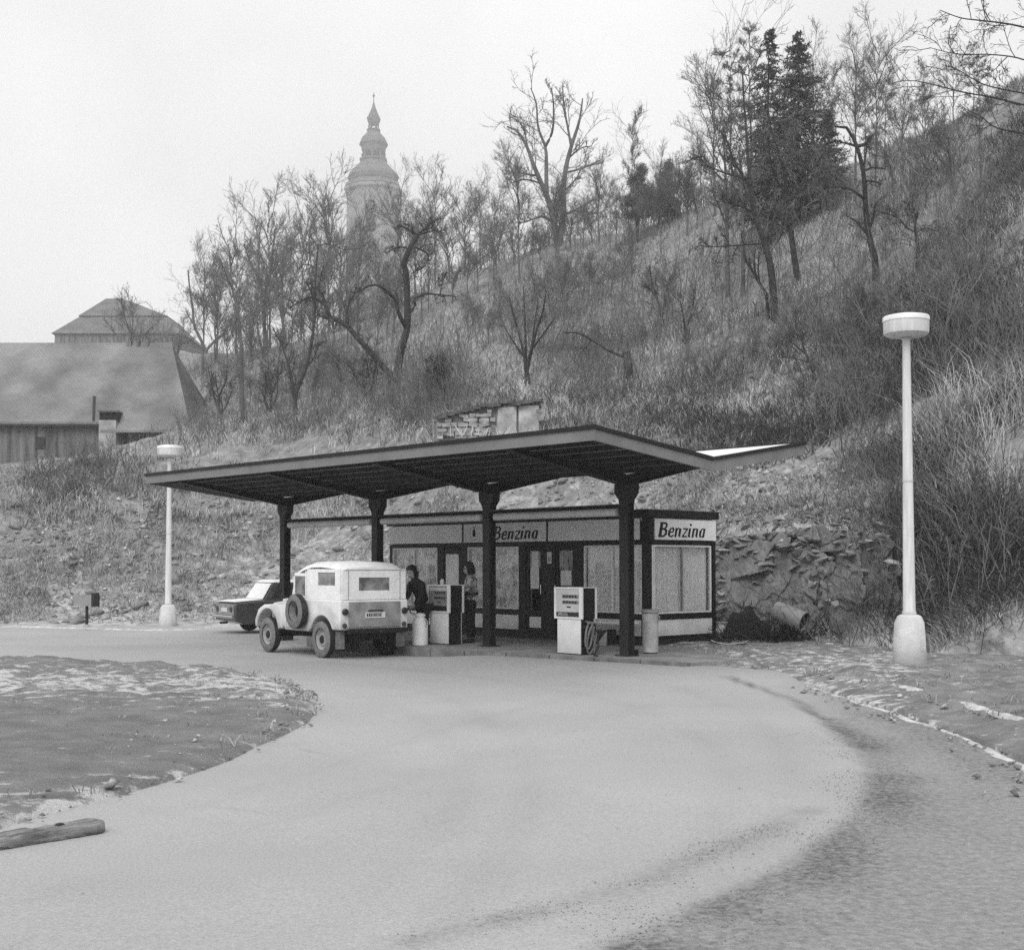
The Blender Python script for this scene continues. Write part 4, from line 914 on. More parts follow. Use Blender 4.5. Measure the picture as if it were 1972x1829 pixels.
# ================================================================== people
def skin_body(name, verts, edges, m, parent, sub=2):
    me = bpy.data.meshes.new(name); me.from_pydata([v[:3] for v in verts], edges, []); me.update()
    o = bpy.data.objects.new(name, me); C.objects.link(o); o.parent = parent
    sk = o.modifiers.new('skin', 'SKIN'); sk.use_smooth_shade = True
    for i, v in enumerate(verts):
        r = v[3]; r = r if isinstance(r, tuple) else (r, r)
        me.skin_vertices[0].data[i].radius = r; me.skin_vertices[0].data[i].use_root = (i == 0)
    s = o.modifiers.new('sub', 'SUBSURF'); s.levels = sub; s.render_levels = sub
    me.materials.append(m); return o
def chain(pts, start=0):
    return pts, [(i, i+1) for i in range(start, start+len(pts)-1)]
def hand(base, d, up, m, parent, grip=.6):
    """palm with four bent fingers and a thumb as one skinned mesh; d points along the hand, up is the back of the hand"""
    d = Vector(d).normalized(); up = Vector(up).normalized(); sd = d.cross(up).normalized(); B = Vector(base)
    vs = [(*B, .026), (*(B+d*.045), .03), (*(B+d*.075), .032)]; es = [(0,1),(1,2)]
    for k, (o, L) in enumerate(((-.03,.066),(-.01,.076),(.01,.072),(.03,.056))):
        p = B + d*.085 + sd*o; i = len(vs); dd = d
        vs.append((*p, .0095)); es.append((2, i)); q = p
        for j in range(3):
            dd = (dd - up*grip*.75).normalized(); q = q + dd*L/3; vs.append((*q, .0088-.0008*j)); es.append((i+j, i+j+1))
    i = len(vs); p = B + d*.03 - sd*.036; vs.append((*p, .0115)); es.append((1, i))
    q = p + (d*.7 - sd*.6 - up*.3).normalized()*.032; vs.append((*q, .0105)); es.append((i, i+1))
    q = q + (d*.9 - up*.4).normalized()*.028; vs.append((*q, .0095)); es.append((i+1, i+2))
    return skin_body('hand', vs, es, m, parent, 1)
def head(parent, c, face, tilt, m):
    """c centre of the head, face = facing angle (local), tilt = nod down in radians; returns the object"""
    b = MB(); n = 24; rows = []
    prof = [(-.135,.028),(-.128,.05),(-.105,.066),(-.07,.074),(-.03,.078),(.02,.082),(.06,.08),(.095,.066),(.118,.04),(.126,.012)]
    vs = []; 
    for z, r in prof:
        for k in range(n):
            a = 2*math.pi*k/n; x, y = r*1.16*math.cos(a), r*.95*math.sin(a)
            f = max(0, math.cos(a))
            if z < -.03: x += .012*f
            if abs(a if a < math.pi else a-2*math.pi) < .3:
                if -.075 < z < -.02: x += .016
                elif -.02 <= z < .05: x += .002
            if .3 < abs(a if a < math.pi else a-2*math.pi) < .75 and -.01 < z < .04: x -= .009
            vs.append((x, y, z))
    fs = [(i*n+k, i*n+(k+1) % n, (i+1)*n+(k+1) % n, (i+1)*n+k) for i in range(len(prof)-1) for k in range(n)]
    b.add(vs, fs + [tuple(range(n-1, -1, -1)), tuple(range((len(prof)-1)*n, len(prof)*n))])
    b.add([(.128,-.012,-.045),(.128,.012,-.045),(.112,0,.012),(.098,-.02,-.04),(.098,.02,-.04)], [(0,1,2),(0,2,3),(1,4,2),(0,3,4,1)])
    o = b.build('head', m, parent, c, (0, tilt, face), smooth=True)
    for s in (-1, 1):
        MB().lathe([(.012,-.008),(.012,0),(.004,.004)], 10, (.086, .032*s, .012), 'x').build('eye', M['hair'], o)
        MB().lathe([(.018,-.006),(.028,0),(.016,.008)], 12, (-.005, .08*s, -.01), 'y').build('ear', m, o)
    MB().box(.083, .094, -.024, .024, -.082, -.075).build('mouth', M['red_lens'], o)
    return o
def hair(parent, c, face, tilt, long):
    b = MB(); n = 26; vs = []; prof = [(.145,.006),(.138,.04),(.118,.075),(.085,.098),(.04,.108),(.0,.108)] + ([(-.05,.112),(-.10,.108),(-.15,.094)] if long else [(-.03,.104),(-.06,.092)])
    for z, r in prof:
        for k in range(n):
            a = 2*math.pi*k/n; f = math.cos(a); rr = r*(1+.05*math.sin(5*a+z*40))
            x, y = rr*1.1*f - .012, rr*math.sin(a)
            if f > .35 and z < .045: x = min(x, .03)*(.9); y = math.copysign(max(abs(y), .085), y) if abs(y) > .01 else y
            vs.append((x, y, z))
    fs = [(i*n+k, (i+1)*n+k, (i+1)*n+(k+1) % n, i*n+(k+1) % n) for i in range(len(prof)-1) for k in range(n)]
    b.add(vs, fs + [tuple(range(n))]); o = b.build('hair', M['hair'], parent, c, (0, tilt, face), smooth=True)
    sol = o.modifiers.new('thick', 'SOLIDIFY'); sol.thickness = .02; return o
# person at the fuel filler: local +x = forward
p1 = thing('person', 'person in dark jacket and dark trousers bending at the rear of the white car', 'person', stn(-5.36, -.50, 0), R_(225))
V = [(-.02,0,.84,(.15,.12)),(.05,0,1.0,(.155,.125)),(.13,0,1.16,(.18,.13)),(.20,0,1.29,(.19,.125)),(.25,0,1.37,(.07,.07)),(.28,0,1.43,.055),
     (.21,.17,1.27,.075),(.26,.23,1.02,.06),(.40,.17,.84,.043),(.21,-.17,1.27,.075),(.22,-.24,1.02,.06),(.40,-.2,.86,.043)]
E_ = [(0,1),(1,2),(2,3),(3,4),(4,5),(3,6),(6,7),(7,8),(3,9),(9,10),(10,11)]
skin_body('jacket', V, E_, M['jacket'], p1)
V = [(-.02,0,.86,(.14,.12)),(-.01,.09,.78,(.10,.10)),(.04,.11,.46,.07),(-.02,.12,.10,.058),(-.01,-.09,.78,(.10,.10)),(.02,-.12,.46,.07),(.06,-.13,.10,.058)]
skin_body('trousers', V, [(0,1),(1,2),(2,3),(0,4),(4,5),(5,6)], M['trousers'], p1)
for x, y in ((-.02,.12),(.06,-.13)):
    skin_body('shoe', [(x-.05,y,.045,(.045,.045)),(x+.05,y,.045,(.045,.05)),(x+.15,y,.03,(.04,.03))], [(0,1),(1,2)], M['dial_dark'], p1)
head(p1, (.33,0,1.53), 0, R_(28), M['skin']); hair(p1, (.33,0,1.53), 0, R_(28), True)
hand((.40,.17,.84), (.75,-.05,-.4), (.3,.3,.9), M['skin'], p1); hand((.40,-.2,.86), (.8,.1,-.3), (.3,-.3,.9), M['skin'], p1)
# fuel hose from the farther pump to the filler held by that person
fz = thing('fuel_hose', 'pale fuel hose drooping from the farther pump to the person in the dark jacket', 'hose', (0,0,0))
hb = [stn(-5.36,-.15,.60), stn(-5.42,-.3,.56), stn(-5.40,-.42,.58), stn(-5.52,-.72,.66)]
wp1 = Matrix.Translation(stn(-5.36,-.50,0)) @ Matrix.Rotation(R_(225), 4, 'Z')
hb += [wp1 @ Vector((.44,.16,.80)), wp1 @ Vector((.60,.14,.80))]
P = [Vector(h) for h in hb]; cur = []
for i in range(len(P)-1):
    for k in range(6):
        t_ = k/6; p0, p1_, p2, p3 = P[max(i-1,0)], P[i], P[i+1], P[min(i+2,len(P)-1)]
        cur.append(.5*((2*p1_)+(p2-p0)*t_+(2*p0-5*p1_+4*p2-p3)*t_**2+(3*p1_-p0-3*p2+p3)*t_**3))
cur.append(P[-1]); MB().tube(cur, .014, 8).build('hose', M['bin'], fz, smooth=True)
nzl = MB(); a = wp1 @ Vector((.56,.14,.80)); c_ = wp1 @ Vector((.74,.12,.80)); nzl.tube([a, c_], .018, 8); nzl.tube([wp1 @ Vector((.58,.14,.78)), wp1 @ Vector((.66,.13,.72))], .012, 6)
nzl.build('nozzle', M['dark_steel'], fz)
# attendant behind the pump
p2 = thing('person', 'dark haired person in pale patterned sweater and dark trousers behind the farther pump', 'person', stn(-4.98, .50, 0), R_(170))
V = [(0,0,.96,(.14,.115)),(.0,0,1.10,(.15,.115)),(.0,0,1.26,(.17,.125)),(.0,0,1.39,(.17,.11)),(.01,0,1.46,(.065,.065)),(.02,0,1.51,.055),
     (.0,.18,1.37,.07),(.02,.22,1.12,.055),(.24,.14,1.20,.043),(.0,-.18,1.37,.07),(-.03,-.23,1.12,.055),(.10,-.21,.94,.043)]
skin_body('sweater', V, E_, M['sweater'], p2)
V = [(0,0,.93,(.135,.115)),(0,.09,.84,(.105,.105)),(.02,.10,.48,.075),(.0,.11,.10,.07),(0,-.09,.84,(.105,.105)),(.0,-.11,.48,.075),(-.03,-.12,.10,.07)]
skin_body('trousers', V, [(0,1),(1,2),(2,3),(0,4),(4,5),(5,6)], M['trousers'], p2)
MB().lathe([(.168,1.02),(.172,1.05),(.168,1.08)], 20).build('belt', M['dial_dark'], p2, smooth=True)
for x, y in ((0,.11),(-.03,-.12)):
    skin_body('shoe', [(x-.05,y,.045,(.045,.045)),(x+.05,y,.045,(.045,.05)),(x+.15,y,.03,(.04,.03))], [(0,1),(1,2)], M['dial_dark'], p2)
head(p2, (.045,0,1.60), 0, R_(14), M['skin']); hair(p2, (.045,0,1.60), 0, R_(14), True)
hand((.24,.14,1.20), (.9,0,.35), (-.3,0,.9), M['skin'], p2, .35); hand((.10,-.21,.94), (.4,0,-.9), (.9,0,.4), M['skin'], p2)

# ================================================================== beam lying bottom left
a, c_ = onroad(-30, 1636), onroad(186, 1600)
bm_ = thing('timber', 'weathered split timber lying on the asphalt at the bottom left', 'timber', (c_[0], c_[1], float(zroad(c_[1]))), math.atan2(a[1]-c_[1], a[0]-c_[0]))
n = 16; L = float(np.linalg.norm(a-c_)); vs = []; fs = []; sec = [(-.09,.005),(.08,.0),(.09,.02),(.085,.065),(.06,.078),(-.05,.082),(-.085,.07),(-.095,.03)]
for i in range(n+1):
    x = L*i/n - (.0 if i else .02); k0 = 1 - .12*(i == 0)
    for y, z in sec: vs.append((x, y*k0*(1+.08*random.uniform(-1, 1)), .002+z*(1+.10*random.uniform(-1, 1))))
fs = [(i*8+k, i*8+(k+1) % 8, (i+1)*8+(k+1) % 8, (i+1)*8+k) for i in range(n) for k in range(8)] + [tuple(range(7, -1, -1)), tuple(range(n*8, n*8+8))]
MB().add(vs, fs).build('beam', M['wood'], bm_)
MB().hex8([(.25,-.02,.07),(.31,-.02,.07),(.29,.02,.07),(.23,.02,.07),(.26,-.01,.095),(.29,-.01,.095),(.28,.015,.095),(.25,.015,.095)]).build('knot', M['wood_dark'], bm_)

# ================================================================== scrap and rubble right of the kiosk
def onz(px, py, z=0.03):
    lo, hi = 3., 60.
    for _ in range(50):
        m = (lo+hi)/2
        if at(px, py, m).z > z: lo = m
        else: hi = m
    return at(px, py, lo)
q = onz(1402, 1236)
def rockmesh(name, m, parent, loc, size, seed, rot=0, flat=1.0):
    r_ = np.random.default_rng(seed); me = bpy.data.meshes.new(name)
    import bmesh
    bm = bmesh.new()
    pts = r_.normal(0, 1, (15, 3)); pts /= np.linalg.norm(pts, axis=1)[:, None]; pts *= (r_.uniform(.75, 1.15, (15, 1)))
    for p in pts: bm.verts.new((p[0]*size[0], p[1]*size[1], p[2]*size[2]*flat))
    bmesh.ops.convex_hull(bm, input=bm.verts); 
    for v in [v for v in bm.verts if not v.link_faces]: bm.verts.remove(v)
    bm.to_mesh(me); bm.free(); me.materials.append(m)
    o = bpy.data.objects.new(name, me); C.objects.link(o); o.parent = parent; o.location = loc; o.rotation_euler = (r_.uniform(-.2,.2), r_.uniform(-.2,.2), rot); return o
dr_ = thing('drum', 'rusty open drum lying on its side against the rock face', 'drum', tuple(at(1522, 1186, 27.75)), R_(-35))
MB().lathe([(.27,-.5),(.29,-.5),(.29,-.18),(.305,-.16),(.29,-.14),(.29,.14),(.305,.16),(.29,.18),(.29,.5),(.27,.5)], 26, axis='x', cap=False).build('shell', M['pump_grey'], dr_, smooth=True)
MB().lathe([(.265,-.42),(.05,-.42)], 26, axis='x').build('end_plate', M['dark_void'], dr_); MB().lathe([(.265,.40),(.05,.42)], 26, axis='x').build('end_plate', M['dark_steel'], dr_)
dr_.rotation_euler = (0, R_(18), R_(-42)); dr_.scale = (.72,)*3
tp = thing('tarpaulin', 'dark tarpaulin draped over rubble at the right corner of the kiosk', 'tarpaulin', tuple(onz(1436, 1226)), R_(-38))
n = 26; V = []
for i in range(n):
    for k in range(n):
        u, v = i/(n-1)*2-1, k/(n-1)*2-1; h = .66*max(0, 1-abs(u)**1.6)*max(0, 1-abs(v)**1.8) + .08*math.sin(u*9+v*4)*max(0, 1-u*u)*max(0, 1-v*v); V.append((u*.72, v*.5, max(.01, h + .05*float(fbm(u*3, v*3, 8)))))
np_mesh('cloth', V, [gridfaces(n, n)], M['jacket'], tp, smooth=True)
for k, (px, py, dx, rz, ry, ln, wd, m, lab) in enumerate((
   (1384,1203,.0,-40,76,.78,.16,'white_paint','white board leaning upright against the kiosk corner'),
   (1420,1222,.0,-30,36,1.0,.2,'bin','grey plank leaning across the dark tarpaulin'),
   (1500,1222,.0,-150,28,1.1,.16,'concrete','pale concrete post sloping down from the drum'),
   (1475,1213,.4,-60,8,1.2,.12,'concrete','flat pale slab edge behind the tarpaulin'))):
    q = onz(px, py); t = thing('plank', lab, 'plank', (q.x, q.y+dx, q.z), R_(rz)); MB().box(0, ln, -wd/2, wd/2, -.02, .02, .004).build('board', M[m], t, rot=(0, -R_(ry), 0))
q = onz(1387, 1226); t = thing('box', 'white box standing beside the kiosk corner below the leaning board', 'box', (q.x, q.y, q.z-.02), SA)
MB().box(-.12, .12, -.12, .12, 0, .30, .008).build('carton', M['white_paint'], t); MB().box(-.125, .125, -.125, .125, .302, .36, .008).build('lid', M['bin'], t)
q = onz(1405, 1239); t = thing('metal_sheet', 'curled pale metal sheet lying on the ground by the kiosk', 'metal sheet', (q.x, q.y, q.z-.02), R_(-15))
V = [(.45*math.sin(a)*1.0, y, .20-.20*math.cos(a*.9)+.012) for a in np.linspace(-1.0, 1.0, 14) for y in (-.16, .16)]
o = np_mesh('sheet', V, [gridfaces(14, 2)], M['slush'], t, smooth=True); s_ = o.modifiers.new('thick', 'SOLIDIFY'); s_.thickness = .008
t = thing('hose_coil', 'black hose coiled on the ground at the kiosk corner', 'hose', tuple(onz(1388, 1238)), 0)
MB().tube([(.22*math.cos(a)*(1-.01*a), .16*math.sin(a), .03+.004*a) for a in np.linspace(0, 13, 40)], .018, 6).build('coil', M['rubber'], t, smooth=True)
# ================================================================== bare trees
def resample(P, K):
    P = np.asarray(P, float); s = np.r_[0, np.cumsum(np.linalg.norm(np.diff(P[:, :3], axis=0), axis=1))]; t = np.linspace(0, s[-1], K)
    return np.stack([np.interp(t, s, P[:, k]) for k in range(P.shape[1])], 1)
def catmull(P, m=5):
    P = np.asarray(P, float); o = []
    for i in range(len(P)-1):
        a, b, c, d = P[max(i-1,0)], P[i], P[i+1], P[min(i+2,len(P)-1)]
        for t in np.arange(m)/m: o.append(.5*(2*b+(c-a)*t+(2*a-5*b+4*c-d)*t*t+(3*b-a-3*c+d)*t**3))
    o.append(P[-1]); return np.array(o)
def tube_np(P, Rr, sides):
    """P (N,K,3), Rr (N,K)"""
    N, K = Rr.shape; T_ = np.gradient(P, axis=1); T_ /= np.linalg.norm(T_, axis=2, keepdims=True)+1e-9
    ref = np.where(np.abs(T_[..., 2:3]) < .8, np.array([0,0,1.]), np.array([1.,0,0])); U = np.cross(T_, ref); U /= np.linalg.norm(U, axis=2, keepdims=True)+1e-9; W = np.cross(T_, U)
    if sides == 1:                           # the finest twigs: single thin strips
        th = np.random.default_rng(N).uniform(0, 6.28, (N, 1, 1)); D = (U*np.cos(th)+W*np.sin(th))*Rr[..., None]*1.25
        V = np.stack([P-D, P+D], 2); i = np.arange(N)[:, None]*K*2; k = np.arange(K-1)[None]*2
        return V.reshape(-1, 3), np.stack([i+k, i+k+1, i+k+3, i+k+2], -1).reshape(-1, 4)
    a = np.arange(sides)*2*np.pi/sides
    V = P[:, :, None, :] + Rr[..., None, None]*(U[:, :, None, :]*np.cos(a)[None, None, :, None] + W[:, :, None, :]*np.sin(a)[None, None, :, None])
    i = np.arange(N)[:, None, None]*K*sides; k = np.arange(K-1)[None, :, None]*sides; s = np.arange(sides)[None, None, :]; s2 = (s+1) % sides
    Fq = np.stack([i+k+s, i+k+s2, i+k+sides+s2, i+k+sides+s], -1).reshape(-1, 4)
    return V.reshape(-1, 3), Fq
def spawn(P, n, lf, a0, a1, up, K, t0, r0, r1, g, curl=.25, Lmin=0, taper=.45):
    """n children per parent polyline; returns points (N*n,K,3) and radii"""
    N, KP, _ = P.shape; L = np.linalg.norm(np.diff(P, axis=1), axis=2).sum(1); idx = np.repeat(np.arange(N), n); m = len(idx)
    t = t0+(1-t0)*(np.tile((np.arange(n)+.5)/n, N) + g.uniform(-.4, .4, m)/n); t = np.clip(t, 0, .999)
    f = t*(KP-1); i = f.astype(int); w_ = (f-i)[:, None]; A, B = P[idx, i], P[idx, i+1]; p0 = A*(1-w_)+B*w_
    tn = B-A; tn /= np.linalg.norm(tn, axis=1, keepdims=True)+1e-9
    rv = g.normal(0, 1, (m, 3)); rv -= (rv*tn).sum(1, keepdims=True)*tn; rv /= np.linalg.norm(rv, axis=1, keepdims=True)+1e-9
    an = g.uniform(a0, a1, m)[:, None]; d = tn*np.cos(an)+rv*np.sin(an); d[:, 2] += up; d /= np.linalg.norm(d, axis=1, keepdims=True)
    ln = np.maximum(L[idx]*lf*(1-taper*t)*g.uniform(.55, 1.25, m), Lmin); pts = [p0]; p = p0
    for k in range(K-1):
        d = d + g.normal(0, curl, (m, 3)); d[:, 2] += up*.35; d /= np.linalg.norm(d, axis=1, keepdims=True); p = p + d*(ln/(K-1))[:, None]; pts.append(p)
    return np.stack(pts, 1), np.linspace(r0, r1, K)[None]*np.ones((m, 1))*g.uniform(.75, 1.2, (m, 1))
def crown(name, Ls, m, parent):
    Vs, Fs, o = [], [], 0
    for P, Rr, s in Ls:
        v, f = tube_np(P, Rr, s); Vs.append(v); Fs.append(f+o); o += len(v)
    return np_mesh(name, np.concatenate(Vs), [np.concatenate(Fs)], m, parent)
def twigs(LP, g, n=(7, 5, 4), lf=(.42, .5, .55), up=.10, rs=(.028, .013, .0075), ang=(.5, 1.1), curl=.22, t0=.25):
    A, RA = spawn(LP, n[0], lf[0], *ang, up, 6, t0, rs[0], rs[1], g, curl, .25)
    B, RB = spawn(A, n[1], lf[1], *ang, up, 5, .15, rs[1], rs[2], g, curl, .18)
    o = [(A, RA, 4), (B, RB, 3 if len(n) > 2 else 1)]
    if len(n) > 2:
        D, RD = spawn(B, n[2], lf[2], ang[0], ang[1], up, 4, .15, rs[2], rs[2]*.75, g, curl, .15); o.append((D, RD, 1))
    return o
def ray(px, py):
    Ys = np.arange(21, 225, .2); q = at(px, py, 1.0); X = q.x*Ys; Z = CZ+(q.z-CZ)*Ys
    hit = np.nonzero(Z < hz(X, Ys))[0]; return float(Ys[hit[0]]) if len(hit) else None
def px_tree(name, label, limbs, d=None, m='bark', tm='twig', group=None, seed=1, jit=.16, tw=None, cat='tree', sink=True):
    """limbs: [(pixel points, start radius px, end radius px)] - the first is the trunk from the ground up; every other limb starts on the nearest earlier one and wanders in depth"""
    g = np.random.default_rng(seed); bx, by = limbs[0][0][0]
    if d is None: d = ray(bx, by) or 80.
    done = []; W = []
    for pts, r0, r1 in limbs:
        pts = [tuple(map(float, p)) for p in pts]
        if done:
            allp = np.concatenate(done); k = np.argmin((allp[:, 0]-pts[0][0])**2+(allp[:, 1]-pts[0][1])**2); Yc = allp[k, 2]; pts[0] = (allp[k, 0], allp[k, 1]); dr = g.choice([-1, 1])*g.uniform(.35, 1.0)
        else: Yc = d; dr = 0
        ctl = [(pts[0][0], pts[0][1], Yc)]
        for (xa, ya), (xb, yb) in zip(pts[:-1], pts[1:]):
            L = math.hypot(xb-xa, yb-ya)*d/F; Yc += (dr*.45 + g.normal(0, jit))*L; ctl.append((xb, yb, Yc))
        c = catmull(ctl, 5); done.append(c); Q = np.array([at(*p) for p in c]); s = np.linspace(0, 1, len(Q)); rr = (r0*(1-s)+r1*s)*d/F
        W.append(np.c_[Q, rr])
    base = W[0][0, :3].copy(); base[2] = hzs(base[0], base[1])
    if sink: W[0] = np.concatenate([[[*(W[0][0, :2]), min(base[2], W[0][0, 2])-.4, W[0][0, 3]*1.25]], W[0]])
    root = thing(name, label, cat, tuple(base), 0, group); K = 16
    LP = np.array([resample(w_, K) for w_ in W]); P = LP[..., :3]-base; Rr = LP[..., 3]
    v, f = tube_np(P, Rr, 7); np_mesh('trunk', v, [f], M[m], root, smooth=True)
    kw = dict(tw or {}); crown('crown', twigs(P, g, **kw), M[tm], root)
    return root

def gen_tree(name, h, kind, seed, m='bark', tm='twig'):
    """free standing bare tree, base at the origin"""
    g = np.random.default_rng(seed); root = bpy.data.objects.new(name, None); C.objects.link(root)
    n = {'slim': 15, 'broad': 14, 'vase': 10, 'birch': 16, 'pole': 18}[kind]; z = np.linspace(-.4, h, 14); top = {'slim': .9, 'broad': .62, 'vase': .35, 'birch': 1.0, 'pole': 1.0}[kind]
    z = z*top; wob = .05*h*np.cumsum(g.normal(0, .16, (14, 2)), axis=0); tr = np.c_[wob*np.linspace(0, 1, 14)[:, None], z]
    r0 = {'slim': .011, 'broad': .014, 'vase': .013, 'birch': .009, 'pole': .009}[kind]*h; rr = np.linspace(r0, r0*.08, 14)
    P0 = tr[None]; lf = {'slim': .62, 'broad': .95, 'vase': 1.6, 'birch': .28, 'pole': .2}[kind]; t0 = {'slim': .35, 'broad': .4, 'vase': .25, 'birch': .3, 'pole': .45}[kind]
    a = {'slim': (.35,.7), 'broad': (.6,1.1), 'vase': (.25,.6), 'birch': (.5,.9), 'pole': (.8,1.3)}[kind]
    A, _ = spawn(P0, n, lf, *a, .12 if kind != 'pole' else 0, 8, t0, 1, 1, g, .14, .5); RA = np.linspace(r0*.42, r0*.06, 8)[None]*np.ones((n, 1))
    A = np.stack([resample(p, 14) for p in A]); RA = np.stack([np.interp(np.linspace(0, 1, 14), np.linspace(0, 1, 8), r) for r in RA])
    v, f = tube_np(np.concatenate([P0, A]), np.concatenate([rr[None], RA]), 6); np_mesh('trunk', v, [f], M[m], root, smooth=True)
    crown('crown', twigs(np.concatenate([P0[:, 5:], A[:, 5:]]), g, (8, 6, 5), (.8, .65, .6), .12, (.017, .010, .0065), (.35, .9), .18, .0), M[tm], root)
    return root

# --- trees drawn after the photograph
px_tree('apple_tree', 'gnarled dark old tree with two crooked trunks standing before the church tower', [
 ([(762,742),(768,700),(773,668),(782,645),(785,618),(784,587),(784,545),(780,516),(778,498),(789,481),(797,462),(804,453)], 8, 4.5),
 ([(758,730),(743,712),(716,680),(689,651),(670,629),(649,616),(635,610)], 7, 4),
 ([(635,610),(626,587),(618,562),(602,554)], 4, 2), ([(626,587),(602,573),(581,579),(560,591)], 3, 1.2), ([(649,616),(612,608)], 3, 1.5),
 ([(670,629),(668,604),(674,579),(685,564),(700,548)], 3, 1.2),
 ([(782,635),(768,604),(761,577),(747,562),(726,549),(705,553),(685,564)], 4.5, 1.6),
 ([(784,605),(801,587),(796,578),(818,566),(847,568),(872,570)], 3.2, 1.4), ([(804,453),(780,439),(766,434)], 3, 1), ([(804,453),(828,431),(845,421)], 3, .8), ([(804,453),(838,444),(853,450)], 2.0, .6),
 ([(786,480),(776,476),(759,479),(745,489)], 2.4, .8), ([(797,477),(818,485),(825,493),(818,512),(795,525)], 2.4, 1.2), ([(847,568),(852,545),(858,528)], 1.4, .6)],
 m='bark', tm='twig', seed=3, tw=dict(n=(7,5,3), lf=(.30,.5,.5), rs=(.022,.012,.008), curl=.35))
px_tree('fork_tree', 'slender dark tree forking low above the left canopy end', [
 ([(570,800),(567,761),(556,707),(552,690)], 5, 2), ([(567,761),(590,707),(600,660),(605,620),(607,580),(607,542),(610,510),(612,470)], 4.2, 1.2), ([(607,590),(598,560),(590,545)], 2, .8), ([(552,690),(540,660),(530,640)], 2, .8), ([(590,707),(604,690),(615,660)], 2, .8)], seed=4)
px_tree('pole_tree', 'tall thin bare tree with one bent stem left of the double stemmed tree', [
 ([(468,815),(466,740),(465,684),(459,604),(448,559),(444,514),(440,470)], 4.5, 1.2), ([(459,604),(446,640),(440,660)], 1.5, .7), ([(448,559),(436,530),(424,500)], 2, .7), ([(444,514),(456,480)], 1.6, .6)], m='bark_hazed', tm='twig_hazed', seed=5, tw=dict(n=(7,5,4), lf=(.35,.5,.55), rs=(.03,.014,.009)))
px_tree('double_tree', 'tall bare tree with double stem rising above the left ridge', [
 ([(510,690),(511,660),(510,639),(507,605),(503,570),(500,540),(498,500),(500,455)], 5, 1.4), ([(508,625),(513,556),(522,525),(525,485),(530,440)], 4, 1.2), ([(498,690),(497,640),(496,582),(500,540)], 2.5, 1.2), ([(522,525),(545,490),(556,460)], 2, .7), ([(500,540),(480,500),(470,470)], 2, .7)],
 m='bark_hazed', tm='twig_hazed', seed=6, tw=dict(n=(9,6,5), lf=(.45,.5,.55), rs=(.035,.016,.010)))
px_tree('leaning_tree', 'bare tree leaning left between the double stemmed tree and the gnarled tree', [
 ([(549,680),(549,650),(544,616),(535,570),(532,531),(525,490)], 3.6, 1.2), ([(544,616),(556,580),(566,540)], 2, .7), ([(535,570),(520,545)], 1.5, .6)], m='bark_hazed', tm='twig_hazed', seed=7, tw=dict(n=(8,6,4), lf=(.5,.5,.55), rs=(.03,.015,.009)))
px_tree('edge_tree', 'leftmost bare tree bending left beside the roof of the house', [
 ([(398,680),(385,650),(374,627),(371,593),(366,560),(362,520)], 3.5, 1.2), ([(398,676),(415,655),(432,640),(440,615)], 3, 1), ([(374,627),(358,600)], 1.6, .6), ([(432,640),(450,630)], 1.4, .6)], m='bark_hazed', tm='twig_hazed', seed=8, tw=dict(n=(9,6,4), lf=(.5,.5,.55), rs=(.03,.015,.009)))
px_tree('maple_tree', 'large two stemmed bare tree standing against the sky in the middle', [
 ([(1074,475),(1067,431),(1056,386),(1039,346),(1025,312),(1016,286),(999,255),(976,244)], 7, 1.6), ([(1091,475),(1085,414),(1084,371),(1090,323),(1100,283),(1113,244),(1118,221),(1122,190)], 7, 1.3),
 ([(1053,374),(1052,335),(1052,300),(1050,283),(1036,244),(1033,201),(1022,170)], 4.5, 1), ([(1050,283),(1064,252),(1066,204),(1062,170)], 3, .9), ([(1100,283),(1093,244),(1086,205),(1084,170)], 2.8, .8),
 ([(1037,340),(1015,336),(999,333),(973,329)], 2.8, .9), ([(1039,352),(1010,346),(982,354)], 2.2, .7), ([(1066,434),(1052,420),(1039,418),(1010,428),(993,428)], 3, 1), ([(1088,416),(1107,405),(1124,397),(1155,377)], 3, 1), ([(1107,408),(1130,410),(1152,411),(1170,403)], 2, .8),
 ([(1088,335),(1110,328),(1132,320),(1161,306)], 2.4, .8), ([(1094,308),(1118,286),(1140,282)], 2.2, .7), ([(1090,373),(1105,350),(1118,330)], 2, .7), ([(1016,286),(1010,255),(995,225)], 2, .7)],
 m='bark_hazed', tm='twig_hazed', seed=9, tw=dict(n=(8,6,5), lf=(.5,.5,.55), rs=(.035,.018,.011), up=.14))
px_tree('young_tree', 'pale vase shaped young tree just above the old stone wall', [
 ([(1015,746),(1015,725),(1014,712),(1011,690),(1002,650),(990,610),(980,570)], 6, 1), ([(1014,715),(1023,675),(1032,640),(1045,600),(1052,560)], 4, 1), ([(1013,705),(1012,650),(1010,600),(1008,550)], 3, .9), ([(1011,690),(990,660),(972,630),(960,600)], 2.5, .8), ([(1023,675),(1045,645),(1070,610)], 2.2, .8), ([(1023,673),(1030,620),(1036,575)], 2, .8)],
 tm='twig_pale', seed=10, tw=dict(n=(9,6,4), lf=(.45,.5,.55), rs=(.016,.009,.006), up=.2))
px_tree('stump', 'thick sawn off trunk with one long bare branch reaching left', [
 ([(1212,730),(1210,710),(1208,690),(1206,679)], 9, 8), ([(1200,690),(1178,678),(1155,665),(1135,652),(1120,644),(1100,640),(1085,641)], 3, 1.2), ([(1140,656),(1128,668),(1110,672)], 1.4, .6)], seed=11, tw=dict(n=(4,4), lf=(.3,.5), rs=(.012,.007,.005)))
